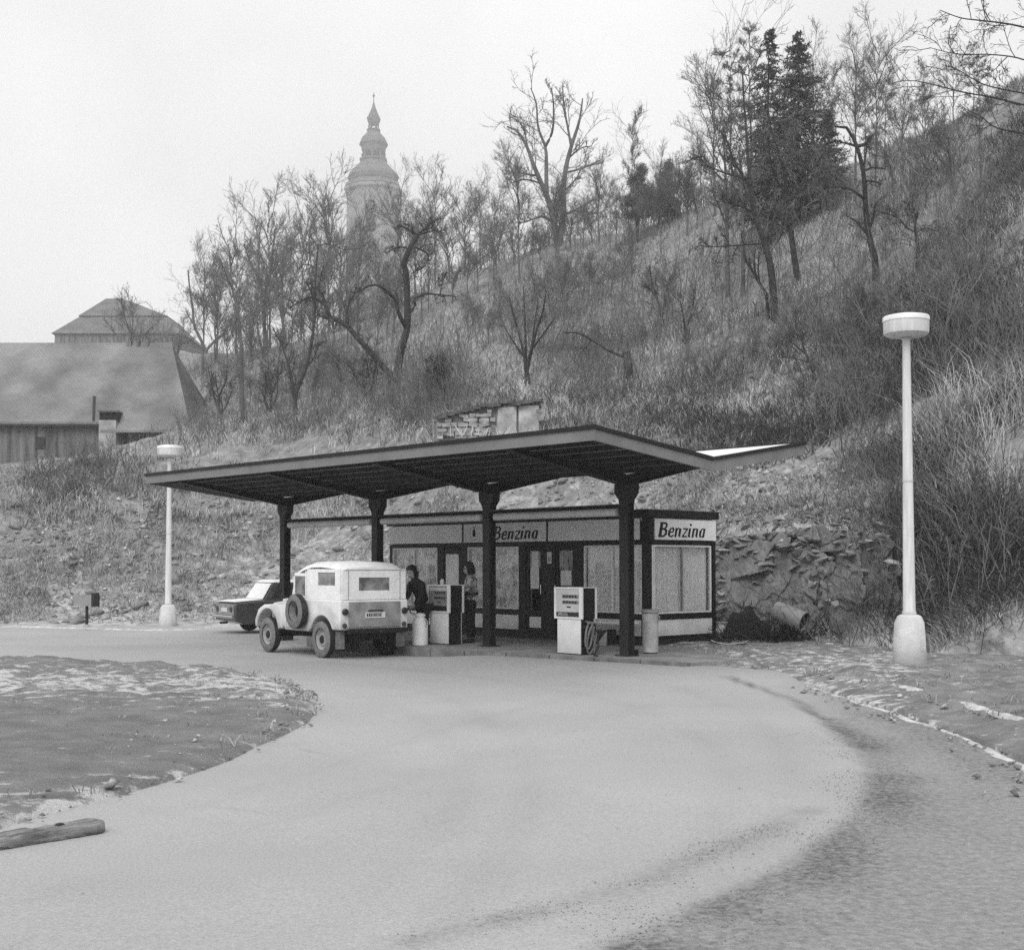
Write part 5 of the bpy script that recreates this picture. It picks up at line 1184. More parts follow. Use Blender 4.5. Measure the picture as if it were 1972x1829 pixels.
px_tree('sapling', 'thin dark sapling with two stems left of the twin pines slope', [
 ([(1277,628),(1272,600),(1263,567),(1255,540),(1250,510)], 3, .9), ([(1274,610),(1282,575),(1286,545)], 2, .8), ([(1263,567),(1240,550)], 1.4, .6)], seed=12, tw=dict(n=(7,5,3), lf=(.4,.5,.5), rs=(.016,.009,.006)))
px_tree('sapling', 'forked dark sapling under the two spruces', [
 ([(1325,665),(1320,640),(1316,610),(1310,580)], 3.4, 1), ([(1320,640),(1332,600),(1338,570)], 2.2, .8)], seed=13, tw=dict(n=(8,5,3), lf=(.5,.5,.5), rs=(.016,.009,.006)))
px_tree('bent_tree', 'nearly black bent shrub tree in front of the grey tall trunk below the spruces', [
 ([(1480,617),(1478,590),(1475,567),(1459,539),(1448,520),(1437,504),(1433,482)], 4.2, 1.6), ([(1462,543),(1460,515),(1462,485)], 2.2, .8), ([(1459,539),(1452,510),(1455,480)], 2.4, .8)], seed=14, tw=dict(n=(5,4,3), lf=(.35,.5,.5), rs=(.014,.008,.006)))
px_tree('ash_tree', 'tall dark tree with forked trunk in front of the spruces, one low branch pointing left', [
 ([(1493,622),(1490,580),(1485,520),(1477,485),(1469,459),(1460,435),(1452,409),(1447,375),(1444,345),(1440,300),(1437,250),(1432,190),(1430,140)], 8, 1.4), ([(1470,462),(1485,435),(1498,406),(1505,385)], 4, 1.4), ([(1465,470),(1432,472),(1400,474),(1360,476)], 2, .9), ([(1446,365),(1425,330),(1405,290),(1395,250)], 3, .9), ([(1442,320),(1465,280),(1480,230)], 2.0, .6), ([(1452,409),(1420,395),(1390,388)], 2, .8), ([(1444,345),(1400,335),(1365,320),(1345,300)], 2.4, .8)],
 m='bark', seed=15, tw=dict(n=(8,6,5), lf=(.45,.5,.55), rs=(.024,.012,.008), up=.12))
px_tree('lime_tree', 'straight dark trunk with a fan of pale branches in front of the spruces', [
 ([(1538,548),(1530,500),(1526,472),(1521,430),(1518,400),(1515,387)], 7, 4), ([(1516,390),(1504,360),(1491,339),(1484,310),(1480,280)], 3, 1), ([(1515,387),(1510,330),(1498,290),(1485,250),(1478,200)], 3.5, 1), ([(1518,395),(1542,358),(1565,325),(1590,290)], 3, 1), ([(1522,430),(1545,405),(1570,385),(1600,372),(1625,366)], 2.4, .8), ([(1524,445),(1500,415),(1490,400)], 2, .8), ([(1510,330),(1525,290),(1532,250)], 2.4, .8)],
 m='bark', tm='twig_pale', seed=16, tw=dict(n=(8,6,4), lf=(.45,.5,.55), rs=(.022,.011,.007), up=.12))
px_tree('dead_tree', 'gnarled dead tree with stubby crooked limbs right of the spruces', [
 ([(1686,540),(1685,500),(1675,463),(1668,415),(1666,377),(1662,329),(1650,282),(1634,250),(1622,243),(1608,244)], 7, 2), ([(1650,282),(1632,277),(1618,274)], 3, 1.2), ([(1650,283),(1665,278),(1678,269)], 4, 2), ([(1664,328),(1672,326),(1681,323),(1704,326)], 3, 1), ([(1666,352),(1680,349),(1696,354)], 2.6, 1.2),
 ([(1664,383),(1650,372),(1637,364),(1615,360),(1599,361),(1585,358)], 3, 1.2), ([(1672,456),(1660,440),(1647,425),(1636,420)], 3.4, 1.4), ([(1674,440),(1682,420),(1685,395),(1697,383)], 3, 1), ([(1662,329),(1668,295),(1670,262)], 2, .8)],
 m='bark', seed=17, tw=dict(n=(5,4,3), lf=(.3,.45,.5), rs=(.016,.009,.006), curl=.35))
px_tree('thorn_tree', 'small dark crooked tree on the right slope with branches bowing left', [
 ([(1768,512),(1767,480),(1764,447),(1762,430),(1768,410)], 5, 2), ([(1760,448),(1748,440),(1737,427),(1726,418),(1697,409)], 2.8, 1), ([(1764,447),(1784,440),(1810,448)], 2, .8), ([(1764,435),(1756,410),(1758,390)], 2, .8)], seed=18, tw=dict(n=(7,5,3), lf=(.45,.5,.5), rs=(.016,.009,.006)))
px_tree('grey_tree', 'straight grey trunk left of the tall dark forked tree', [
 ([(1402,572),(1401,520),(1400,450),(1398,380),(1396,314),(1392,250)], 5, 1.4), ([(1400,440),(1385,400),(1372,370)], 2, .7), ([(1398,380),(1412,340),(1420,300)], 2, .7), ([(1396,320),(1382,280),(1376,240)], 2, .7), ([(1397,350),(1365,320),(1340,300)], 2, .7)], m='bark_hazed', tm='twig_hazed', seed=19, tw=dict(n=(9,6,4), lf=(.45,.5,.55), rs=(.024,.012,.008)))
px_tree('grey_tree', 'second straight grey trunk, between the pale trunk and the forked tree', [
 ([(1431,570),(1431,500),(1430,420),(1426,350),(1424,280)], 4.5, 1.4), ([(1430,420),(1440,380),(1448,340)], 1.8, .7), ([(1426,350),(1410,310),(1402,270)], 1.8, .7)], m='bark_hazed', tm='twig_hazed', seed=20, tw=dict(n=(9,6,4), lf=(.4,.5,.55), rs=(.022,.011,.008)))
px_tree('cut_shrub', 'dark leaning shrub stem among brambles left of the right lamp', [
 ([(1571,745),(1567,720),(1560,699),(1552,683),(1535,668),(1516,653)], 4, 1), ([(1552,683),(1545,660),(1540,640)], 1.8, .7), ([(1560,699),(1530,690),(1505,688)], 1.6, .6)], seed=21, tw=dict(n=(6,5,3), lf=(.5,.5,.5), rs=(.010,.006,.004)))
px_tree('overhanging_tree', 'tree just outside the right edge whose long bare branches reach left across the sky', [
 ([(2040,440),(2036,330),(2032,250),(2026,190),(2018,120),(2012,50),(2008,-20)], 9, 4), ([(2028,215),(1960,200),(1905,186),(1870,181),(1830,172),(1789,161),(1750,155),(1720,160)], 2.0, .6), ([(2026,190),(1960,178),(1900,165),(1870,150),(1845,135),(1815,125)], 1.7, .6), ([(2018,135),(1960,112),(1900,105),(1860,106),(1820,100),(1790,92)], 1.5, .5), ([(2032,262),(1960,255),(1915,245),(1890,225),(1868,215)], 1.8, .7), ([(2012,60),(1950,48),(1890,40),(1850,35),(1810,20)], 2, .7), ([(2030,230),(2060,200),(2080,180)], 3, 1)],
 seed=22, tw=dict(n=(9,6,4), lf=(.4,.5,.5), rs=(.014,.008,.006), up=-.04, curl=.2))
for k, (lab, bx, by, s) in enumerate((
  ('low bushy tree with many dark stems between the gnarled tree and the forked tree', 700, 770, 31), ('small dark multi stemmed shrub tree right of the gnarled tree', 838, 775, 33),
  ('bushy small tree at the foot of the left slope above the canopy end', 520, 795, 35), ('low thorn bush with several stems left of the tall thin tree', 425, 800, 37))):
    g = np.random.default_rng(s); lim = []
    for j in range(5):
        dx = g.uniform(-26, 26); h_ = g.uniform(60, 105); lim.append(([(bx+(j-2)*4, by), (bx+(j-2)*4+dx*.35, by-h_*.35), (bx+dx*.8, by-h_*.7), (bx+dx*1.1, by-h_)], 2.0, .6))
    lim[0] = ([(bx, by)] + lim[0][0][1:], 3, .9); px_tree('bush_tree', lab, lim, seed=s, tw=dict(n=(8,5,4), lf=(.5,.5,.5), rs=(.018,.010,.007)))

# --- trees fading into the haze along the ridge (shared shapes)
protos = {'slim': gen_tree('slim_tree', 10, 'slim', 51, 'bark_hazed', 'twig_hazed'), 'broad': gen_tree('broad_tree', 9, 'broad', 52, 'bark_hazed', 'twig_hazed'), 'vase': gen_tree('vase_tree', 8, 'vase', 53, 'bark_hazed', 'twig_hazed'), 'birch': gen_tree('birch_tree', 10, 'birch', 54, 'birch', 'twig_hazed'), 'pole': gen_tree('larch_tree', 11, 'pole', 55, 'bark_hazed', 'twig_hazed')}
used = set()
ORD = 'first second third fourth fifth sixth seventh eighth ninth tenth eleventh twelfth thirteenth fourteenth fifteenth sixteenth seventeenth eighteenth nineteenth twentieth twenty-first twenty-second'.split()
KW = {'slim': 'slim upright', 'broad': 'broad crowned', 'vase': 'fan shaped', 'birch': 'pale barked', 'pole': 'pole straight'}
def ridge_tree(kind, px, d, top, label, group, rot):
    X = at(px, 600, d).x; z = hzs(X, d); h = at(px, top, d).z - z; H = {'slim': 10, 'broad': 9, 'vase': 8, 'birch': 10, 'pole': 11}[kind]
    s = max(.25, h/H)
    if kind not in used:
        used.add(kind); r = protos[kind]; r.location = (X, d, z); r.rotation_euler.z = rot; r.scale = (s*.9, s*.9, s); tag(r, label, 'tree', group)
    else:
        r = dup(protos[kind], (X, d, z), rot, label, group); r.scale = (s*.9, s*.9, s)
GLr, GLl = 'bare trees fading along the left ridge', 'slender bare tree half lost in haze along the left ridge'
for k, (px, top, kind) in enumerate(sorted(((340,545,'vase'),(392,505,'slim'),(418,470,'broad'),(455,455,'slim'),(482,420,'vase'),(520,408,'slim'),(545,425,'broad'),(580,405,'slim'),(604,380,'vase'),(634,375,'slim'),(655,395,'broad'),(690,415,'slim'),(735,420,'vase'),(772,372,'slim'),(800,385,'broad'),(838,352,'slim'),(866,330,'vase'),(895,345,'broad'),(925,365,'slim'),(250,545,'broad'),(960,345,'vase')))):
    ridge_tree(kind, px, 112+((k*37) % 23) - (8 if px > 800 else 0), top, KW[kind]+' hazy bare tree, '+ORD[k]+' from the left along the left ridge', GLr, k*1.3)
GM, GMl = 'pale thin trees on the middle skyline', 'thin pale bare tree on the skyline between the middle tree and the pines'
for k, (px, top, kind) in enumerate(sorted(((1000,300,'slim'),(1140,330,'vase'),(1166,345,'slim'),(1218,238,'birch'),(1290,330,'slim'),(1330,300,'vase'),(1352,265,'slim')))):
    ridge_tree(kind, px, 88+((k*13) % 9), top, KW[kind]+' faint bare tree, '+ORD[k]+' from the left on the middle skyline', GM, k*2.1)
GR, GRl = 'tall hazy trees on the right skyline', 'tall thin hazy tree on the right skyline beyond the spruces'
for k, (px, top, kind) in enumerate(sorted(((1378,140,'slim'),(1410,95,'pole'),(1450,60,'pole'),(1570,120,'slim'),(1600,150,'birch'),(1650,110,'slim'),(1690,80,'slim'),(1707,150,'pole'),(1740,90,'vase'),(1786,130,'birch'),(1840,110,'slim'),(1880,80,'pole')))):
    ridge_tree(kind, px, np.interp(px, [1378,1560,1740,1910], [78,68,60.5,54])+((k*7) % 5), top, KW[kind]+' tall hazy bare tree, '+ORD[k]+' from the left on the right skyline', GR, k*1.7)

# --- thickets of thin trees on the slopes
def thicket(group, label, spots, kinds, hs, seed):
    g = np.random.default_rng(seed)
    for k, (px, py) in enumerate(sorted(spots)):
        d = ray(px, py)
        if d is None: continue
        X = at(px, py, d).x; kind = kinds[int(g.integers(0, len(kinds)))]; h = g.uniform(*hs); H = {'slim': 10, 'broad': 9, 'vase': 8, 'birch': 10, 'pole': 11}[kind]; s = h/H
        r = dup(protos[kind], (X, d, hzs(X, d)-.1), g.uniform(0, 6.28), KW[kind]+' '+label.format(ORD[k]), group); r.scale = (s*g.uniform(.8, 1.1), s*g.uniform(.8, 1.1), s)
g = np.random.default_rng(404)
def spots(n, pts, dx, dy):
    o = []; pts = np.array(pts, float)
    for k in range(n):
        t_ = (k+.5)/n*(len(pts)-1); i = int(t_); p = pts[i]*(1-t_+i)+pts[min(i+1, len(pts)-1)]*(t_-i); o.append((float(p[0]+g.normal(0, dx)), float(p[1]+g.normal(0, dy))))
    return o
thicket('thicket below the church tower', 'thin tree, {} from the left in the upper thicket below the tower', spots(22, [(400,705),(560,700),(700,668),(860,585)], 9, 6), ['slim','broad','vase'], (4.5, 8), 1)
thicket('thicket on the lower left slope', 'scrub tree, {} from the left in the lower thicket above the canopy end', spots(15, [(400,775),(520,775),(640,760),(700,750)], 10, 12), ['broad','vase','vase'], (2.6, 4.5), 2)
thicket('thicket on the middle slope', 'scrub tree, {} from the left on the middle slope', spots(20, [(880,650),(1010,620),(1150,600),(1300,590)], 10, 25), ['vase','slim','broad'], (2.4, 4.2), 3)
thicket('trees along the middle crest', 'crest tree, {} from the left behind the large two stemmed tree', spots(20, [(885,575),(1000,510),(1120,485),(1250,468),(1360,440)], 8, 4), ['slim','vase','broad'], (3, 6.5), 4)
thicket('trees on the right slope', 'slope tree, {} from the left among the spruces and the dead tree', spots(11, [(1350,470),(1480,430),(1640,420),(1780,370),(1900,330)], 12, 22), ['slim','pole','vase'], (3, 6), 5)
thicket('scrub on the lower right slope', 'low scrub, {} from the left on the lower right slope', spots(18, [(1330,740),(1500,720),(1650,700),(1780,640),(1900,600)], 10, 30), ['vase','broad'], (1.5, 2.8), 6)

# --- spruces and pines
def conifer(name, label, px, d, ytop, ybot, wpx, seed, dens=1.0, bare=.15, group=None):
    g = np.random.default_rng(seed); X = at(px, ytop, d).x; zt_, zb = at(px, ytop, d).z, hzs(X, d); h = zt_-zb; zc = at(px, ybot, d).z-zb; Wm = wpx*d/F
    r = thing(name, label, 'tree', (X, d, zb), 0, group)
    z = np.linspace(-.4, h, 16); tr = np.c_[.03*np.cumsum(g.normal(0, 1, (16, 2)), axis=0), z][None]; rr = np.linspace(h*.013, .015, 16)[None]
    nb = int(165*dens); zz = zc + (h-zc)*np.sort(g.random(nb))**.95; u = (zz-zc)/(h-zc); L = Wm*(1-u)**.8*g.uniform(.55, 1.15, nb)*np.clip(.45+u*3, 0, 1)+.12
    a = g.uniform(0, 6.28, nb); K = 6; s = np.linspace(0, 1, K); P = np.zeros((nb, K, 3)); cx = np.interp(zz, z, tr[0, :, 0]); cy = np.interp(zz, z, tr[0, :, 1])
    P[..., 0] = cx[:, None]+np.cos(a)[:, None]*L[:, None]*s; P[..., 1] = cy[:, None]+np.sin(a)[:, None]*L[:, None]*s; P[..., 2] = zz[:, None] + L[:, None]*(-.42*s+.30*s*s) + g.normal(0, .02, (nb, K))
    RB = np.linspace(.03, .008, K)[None]*np.ones((nb, 1)); v1, f1 = tube_np(tr, rr, 6); v2, f2 = tube_np(P, RB, 3)
    np_mesh('trunk', np.concatenate([v1, v2]), [np.concatenate([f1, f2+len(v1)])], M['bark'], r)
    A, _ = spawn(P, int(11), .36, .5, 1.2, -.12, 3, .05, .01, .005, g, .15, .10); n = len(A)      # sprays
    S, _ = spawn(A, 8, .6, .35, 1.0, -.05, 2, 0, .01, .004, g, .1, .07); p0, p1 = S[:, 0], S[:, 1]
    d_ = p1-p0; w_ = np.cross(d_, g.normal(0, 1, d_.shape)); w_ /= np.linalg.norm(w_, axis=1, keepdims=True)+1e-9; w_ *= .022
    V = np.stack([p0-w_, p0+w_, p1+w_*.3, p1-w_*.3], 1).reshape(-1, 3); np_mesh('crown', V, [np.arange(len(V)).reshape(-1, 4)], M['needles'], r)
    return r
conifer('spruce', 'left and slimmer of the two tall spruces on the right skyline', 1478, 63, 58, 440, 104, 61, 1.2)
conifer('spruce', 'right and denser of the two tall spruces on the right skyline', 1538, 64, 62, 430, 140, 62, 1.6)
conifer('spruce', 'young broad spruce at the right foot of the two tall spruces', 1590, 66, 215, 400, 60, 63, 1.0)
def pine(name, label, px, d, clumps, ybase, seed):
    g = np.random.default_rng(seed); X = at(px, 400, d).x; zb = hzs(X, d); r = thing(name, label, 'tree', (X, d, zb), 0)
    o = np.array([X, d, zb]); top = np.array(at(px+4, min(c[1] for c in clumps)-6, d))-o
    tr = np.linspace([0, 0, -.4], top, 12)+g.normal(0, .03, (12, 3)); P = [tr]; Rr = [np.linspace(.15, .03, 12)]; Q = []
    for cx, cy, rx, ry in clumps:
        c = np.array(at(cx, cy, d+g.uniform(-1, 1)))-o; s = tr[np.argmin(np.abs(tr[:, 2]-(c[2]-.3)))]; P.append(np.linspace(s, c, 12)); Rr.append(np.linspace(.05, .015, 12))
        n = int(rx*ry*1.15); q = g.normal(0, 1, (n, 3)); q *= (g.random((n, 1))**.5)/np.linalg.norm(q, axis=1, keepdims=True); q *= np.array([rx, (rx+ry)/2, ry])*d/F; Q.append(c+q)
    v, f = tube_np(np.array(P), np.array(Rr), 6); np_mesh('trunk', v, [f], M['bark'], r)
    Q = np.concatenate(Q); n = len(Q); d_ = g.normal(0, 1, (n, 5, 3)); d_ /= np.linalg.norm(d_, axis=2, keepdims=True); p0 = np.repeat(Q, 5, 0); p1 = p0+d_.reshape(-1, 3)*.21
    w_ = np.cross(p1-p0, g.normal(0, 1, p0.shape)); w_ /= np.linalg.norm(w_, axis=1, keepdims=True)+1e-9; w_ *= .014
    V = np.stack([p0-w_, p0+w_, p1+w_*.4, p1-w_*.4], 1).reshape(-1, 3); np_mesh('crown', V, [np.arange(len(V)).reshape(-1, 4)], M['needles'], r)
pine('pine', 'left of the two bushy pines on the middle skyline', 1226, 86, [(1236,328,12,14),(1226,350,20,16),(1240,368,26,16),(1222,388,24,14),(1242,405,28,14),(1222,414,22,9),(1252,385,18,14)], 455, 71)
pine('pine', 'right of the two bushy pines on the middle skyline, a little taller', 1268, 87, [(1288,320,11,14),(1278,343,18,16),(1288,362,24,16),(1268,380,26,14),(1292,392,22,14),(1268,408,28,12),(1296,412,18,8)], 455, 72)

# ================================================================== undergrowth and grass on the hillside
def hill_points(n, a0, a1, y0, y1, g):
    """random points of the hillside that appear between the given photo columns and rows"""
    ax = g.uniform(a0, a1, n); out_ = np.zeros((n, 3)); ok = np.zeros(n, bool); py = g.uniform(y0, y1, n)
    Ys = np.arange(24, 128, .5); c, s = math.cos(PIT), math.sin(PIT)
    cx = (ax-CXP)/F; cy = (YC-py)/F; dy = c-cy*s; dx = cx/dy; dz = (s+cy*c)/dy
    X = dx[:, None]*Ys[None]; Z = CZ+dz[:, None]*Ys[None]; H = hz(X, np.broadcast_to(Ys, X.shape)); below = Z < H
    k = below.argmax(1); ok = below.any(1) & (k > 0); kk = np.maximum(k, 1); i = np.arange(n)
    e0 = (Z-H)[i, kk-1]; e1 = (Z-H)[i, kk]; t_ = e0/(e0-e1+1e-9); Yh = Ys[kk-1]+.5*np.clip(t_, 0, 1); Xh = dx*Yh; P = np.c_[Xh, Yh, hz(Xh, Yh)]
    return P[ok]
gg = np.random.default_rng(99)
def stems(name, P, h0, h1, lean, m, label, nch=3, r=(.010, .005), gen=gg, w=None):
    n = len(P); d = gen.normal(0, lean, (n, 3)); d[:, 2] = 1; 
    if w is not None: d += np.array(w)
    d /= np.linalg.norm(d, axis=1, keepdims=True); L = gen.uniform(h0, h1, n); p = P.copy(); p[:, 2] -= .05; pts = [p]
    for k in range(3):
        d = d+gen.normal(0, .14, (n, 3)); d /= np.linalg.norm(d, axis=1, keepdims=True); p = p+d*(L/3)[:, None]; pts.append(p)
    S = np.stack(pts, 1); LS = [(S, np.linspace(r[0], r[1], 4)[None]*np.ones((n, 1))*gen.uniform(.7, 1.3, (n, 1)), 3)]
    if nch:
        A, RA = spawn(S, nch, .5, .35, .9, .1, 3, .2, r[1], r[1]*.7, gen, .2, .15); LS.append((A, RA, 1))
        B, RB = spawn(A, 2, .6, .35, .9, .1, 3, .2, r[1]*.8, r[1]*.6, gen, .2, .12); LS.append((B, RB, 1))
    return tag(crown(name, LS, M[m], None), label, kind='stuff')
def clustered(n, k, spread, *box):
    c = hill_points(int(n*1.7), *box, gg); c = c[vnoise(c[:, 0]*.35, c[:, 1]*.35, 55)+gg.normal(0, .12, len(c)) > .42]; P = np.repeat(c, k, 0); P[:, :2] += gg.normal(0, spread, (len(P), 2)); P[:, 2] = hz(P[:, 0], P[:, 1]); return P
def crest(n, a0, a1, back, sp):
    a = gg.uniform(a0, a1, n); Ys = np.arange(42, 122, 1.0); X = (a[:, None]-CXP)/F*Ys; E_l = (hz(X, np.broadcast_to(Ys, X.shape))-CZ)/Ys; Y = Ys[E_l.argmax(1)]-gg.uniform(-1, back, n); X = (a-CXP)/F*Y
    P = np.repeat(np.c_[X, Y, 0*X], sp, 0); P[:, :2] += gg.normal(0, .6, (len(P), 2)); P[:, 2] = hz(P[:, 0], P[:, 1]); return P
stems('crest_brush', crest(240, 360, 1560, 4, 8), .7, 2.6, .22, 'twig_hazed', 'thin bare scrub standing along the crest of the hill', 3, (.016, .009))
brush = np.concatenate([clustered(150, 12, .5, 350, 900, 690, 850), clustered(70, 10, .6, 560, 1300, 560, 700), clustered(120, 11, .5, 1050, 1700, 600, 800), clustered(110, 11, .5, 1600, 2010, 300, 900), clustered(60, 10, .5, 1680, 1960, 850, 1150)])
stems('brushwood', brush, .6, 1.9, .32, 'twig_mid', 'tangled dark brushwood spread over the hillside', 3, (.012, .006))
pale = np.concatenate([hill_points(500, 880, 1450, 470, 720, gg), hill_points(350, 380, 900, 620, 800, gg), hill_points(300, 1450, 1900, 300, 700, gg)])
stems('saplings', pale, 1.2, 3.4, .16, 'twig_pale', 'pale thin saplings scattered over the slope', 3, (.016, .008))
stems('brambles', np.concatenate([clustered(160, 14, .35, 1330, 1780, 640, 880), clustered(60, 12, .35, 820, 1330, 760, 840), clustered(60, 12, .4, 1770, 1960, 560, 800)]), .35, .9, .9, 'twig', 'low dark brambles covering the rubble slope', 2, (.008, .005))
dark_t = clustered(34, 10, .6, 60, 430, 850, 960); stems('hedge_brush', dark_t, .5, 1.5, .3, 'twig_mid', 'dark leafless hedge brush below the house', 3, (.016, .008))
def grass(name, P, h0, h1, wd, lean, m, label, w=(0, 0), gen=gg):
    n = len(P); a = gen.uniform(0, 6.28, n); L = h0+(h1-h0)*gen.beta(1.3, 2.6, n)*1.3; sx, sy = np.cos(a)*wd, np.sin(a)*wd; ln = gen.normal(0, lean, (n, 2))*1.5+np.array(w)
    b0 = P+np.c_[-sx, -sy, np.full(n, -.03)]; b1 = P+np.c_[sx, sy, np.full(n, -.03)]; m0 = P+np.c_[ln[:, 0]*L*.35, ln[:, 1]*L*.35, L*.6]; tp_ = P+np.c_[ln[:, 0]*L, ln[:, 1]*L, L*.92]
    V = np.stack([b0, b1, m0+np.c_[sx, sy, 0*sx]*.7, m0-np.c_[sx, sy, 0*sx]*.7, tp_], 1).reshape(-1, 3); i = np.arange(n)*5
    return tag(np_mesh(name, V, [np.stack([i, i+1, i+2, i+3], 1), np.stack([i+3, i+2, i+4], 1)], M[m]), label, kind='stuff')
M['grass_pale'] = mat('grass_pale', .36, .62, .5, .95, coord='World')
M['grass_mid'] = mat('grass_mid', .2, .4, .6, .95, coord='World')
M['grass_dark'] = mat('grass_dark', .05, .11, .6, .95, coord='World')
def tufts(n, k, sp, *box): return clustered(n, k, sp, *box)
grass('dry_grass', np.concatenate([tufts(1500, 12, .16, 350, 1100, 560, 860), tufts(2300, 12, .16, 1000, 1620, 420, 800), tufts(700, 12, .16, 1500, 2010, 130, 640), tufts(300, 10, .15, 60, 700, 850, 1000)]), .2, .6, .014, .35, 'grass_pale', 'pale dry grass tufts on the hillside')
grass('withered_grass', np.concatenate([tufts(700, 12, .3, 1740, 2060, 100, 360), tufts(1800, 12, .2, 350, 1250, 500, 860), tufts(2200, 12, .18, 1100, 2010, 130, 900), tufts(600, 10, .2, 60, 1250, 900, 1150)]), .15, .55, .016, .45, 'grass_mid', 'grey withered grass covering the hillside')
grass('dead_weeds', np.concatenate([tufts(700, 12, .3, 1740, 2060, 100, 360), tufts(1500, 12, .18, 1300, 2010, 560, 900), tufts(900, 12, .18, 1700, 2010, 400, 1190), tufts(400, 10, .2, 380, 1250, 700, 860), tufts(160, 10, .2, 60, 460, 880, 1010)]), .12, .5, .018, .55, 'grass_dark', 'dark dead weeds between the grass on the hillside')
c = hill_points(1, 1880, 1881, 900, 901, gg)
P = clustered(34, 70, .28, 1800, 1985, 770, 1010); rt = grass('reed_clump', P, .7, 1.7, .012, .28, 'grass_pale', None, (-.35, -.25)); del rt['kind']
tag(rt, 'big clump of long pale dry reed grass leaning left at the right edge', 'grass clump')
# tufts on the right verge
vk = rng.integers(0, len(edge), 900); vt = rng.uniform(.12, 1, 900)[:, None]; vv = edge[vk]*(1-vt)+toe_pts[vk]*vt; vv = np.repeat(vv, 9, 0)+rng.normal(0, .10, (900*9, 2))
grass('verge_grass', np.c_[vv, zroad(vv[:, 1])+.13], .03, .15, .008, .8, 'grass_mid', 'short withered tufts on the right verge')
grass('bank_grass', np.concatenate([tufts(600, 12, .22, -100, 90, 890, 1200), tufts(900, 12, .2, 1760, 2060, 1110, 1245), tufts(600, 11, .22, 60, 760, 930, 1195), tufts(250, 12, .3, -80, 330, 890, 1010), tufts(300, 11, .2, 700, 1240, 890, 1010), tufts(700, 11, .2, 1240, 1760, 860, 1010), tufts(500, 11, .2, 1640, 1990, 900, 1215)]), .06, .32, .014, .7, 'grass_mid', 'matted frosted grass between the rubble of the banks')
stems('corner_scrub', clustered(80, 11, .35, 1740, 2000, 880, 1215), .4, 1.3, .5, 'twig', 'dark tangled scrub reaching down to the right verge', 3, (.008, .005))
n = 480; q = np.c_[rng.uniform(-10, -1.9, n), np.where(rng.random(n) < .75, rng.normal(18.6, 1.9, n), rng.uniform(8.6, 19, n))]; q = q[inside(q, isl)]; q = np.repeat(q, 8, 0)+rng.normal(0, .07, (len(q)*8, 2))
grass('island_grass', np.c_[q, zroad(q[:, 1])+.08], .02, .09, .007, .8, 'grass_mid', 'short withered tufts on the dirt island')
ck = rng.integers(0, len(edge), 1500); ct = rng.uniform(.05, 1, 1500)[:, None]; cc = edge[ck]*(1-ct)+toe_pts[ck]*ct; cc = cc[vnoise(cc[:, 0]*1.2, cc[:, 1]*1.2, 66)+rng.normal(0, .15, len(cc)) > .5]
scatter_stones('verge_clods', np.c_[cc, zroad(cc[:, 1])+.13], np.clip(rng.lognormal(-3.7, .6, len(cc)), .01, .11), M['verge'], 'frozen clods and stones lying on the right verge')
sp_ = np.concatenate([np.array([list(at(px_, 1205, 28.2))])+np.c_[gg.normal(0, .35, 60), gg.normal(0, .2, 60), np.zeros(60)] for px_ in (1425, 1480, 1545, 1600, 1650)]); sp_[:, 2] = .08
stems('brush_pile', sp_, .3, .9, 1.4, 'twig', 'dark tangle of cut branches along the foot of the rock', 2, (.014, .007))
# rubble on the banks
def rub(n, *box): return hill_points(n, *box, gg)
def patchy(P, s, lo): return P[vnoise(P[:, 0]*s, P[:, 1]*s, 91)+gg.normal(0, .15, len(P)) > lo]
RP = np.concatenate([rub(500, -80, 80, 930, 1200), rub(500, 1760, 2040, 1080, 1240), rub(3800, 60, 760, 940, 1200), rub(900, 700, 1240, 900, 1010), rub(2200, 1240, 1760, 870, 1010), rub(600, 1640, 1960, 900, 1180), rub(500, 1250, 1700, 700, 870)]); RP = patchy(RP, .7, .48)
scatter_stones('rubble', RP, np.clip(gg.lognormal(-3.2, .75, len(RP)), .015, .3), M['rock'], 'grey slaty rubble strewn over the banks')
RP = np.concatenate([rub(4200, 60, 760, 950, 1195), rub(700, 700, 1240, 900, 1010), rub(1400, 1240, 1720, 880, 1000)]); RP = patchy(RP, .9, .44)
scatter_stones('frosted_rubble', RP, np.clip(gg.lognormal(-3.3, .7, len(RP)), .015, .22), M['frost_stone'], 'frosted pale rubble and snow clumps on the banks')
# ================================================================== rock cutting right of the kiosk
rk_a = np.linspace(1368, 1752, 330); nv = 130; zv = np.linspace(-.15, 2.9, nv); g = np.random.default_rng(5)
Yb = np.interp(rk_a, AG, TOE) - .28; Xb = (rk_a-CXP)/F*Yb; s_ = np.r_[0, np.cumsum(np.hypot(np.diff(Xb), np.diff(Yb)))]
S2, Z2 = np.meshgrid(s_, zv, indexing='xy')
def plates(n, ax, az, amp, seed, tl):
    q = np.random.default_rng(seed); sd_ = np.c_[q.uniform(0, s_[-1], n), q.uniform(-.2, 3.0, n)]; of = q.uniform(-1, 1, n)*amp; t_ = q.normal(0, tl, (n, 2))
    wx = S2+.07*fbm(S2*2, Z2*2, seed)-.10*Z2; wz = Z2+.07*fbm(S2*2.3, Z2*2.3, seed+5)+.16*S2
    d = np.sqrt(((wx[..., None]-sd_[:, 0])*ax)**2+((wz[..., None]-sd_[:, 1])*az)**2); i = np.argsort(d, axis=-1)[..., :2]; d1 = np.take_along_axis(d, i[..., :1], -1)[..., 0]; d2 = np.take_along_axis(d, i[..., 1:], -1)[..., 0]; k = i[..., 0]
    return of[k]+t_[k, 0]*(S2-sd_[k, 0])+t_[k, 1]*(Z2-sd_[k, 1]), d2-d1
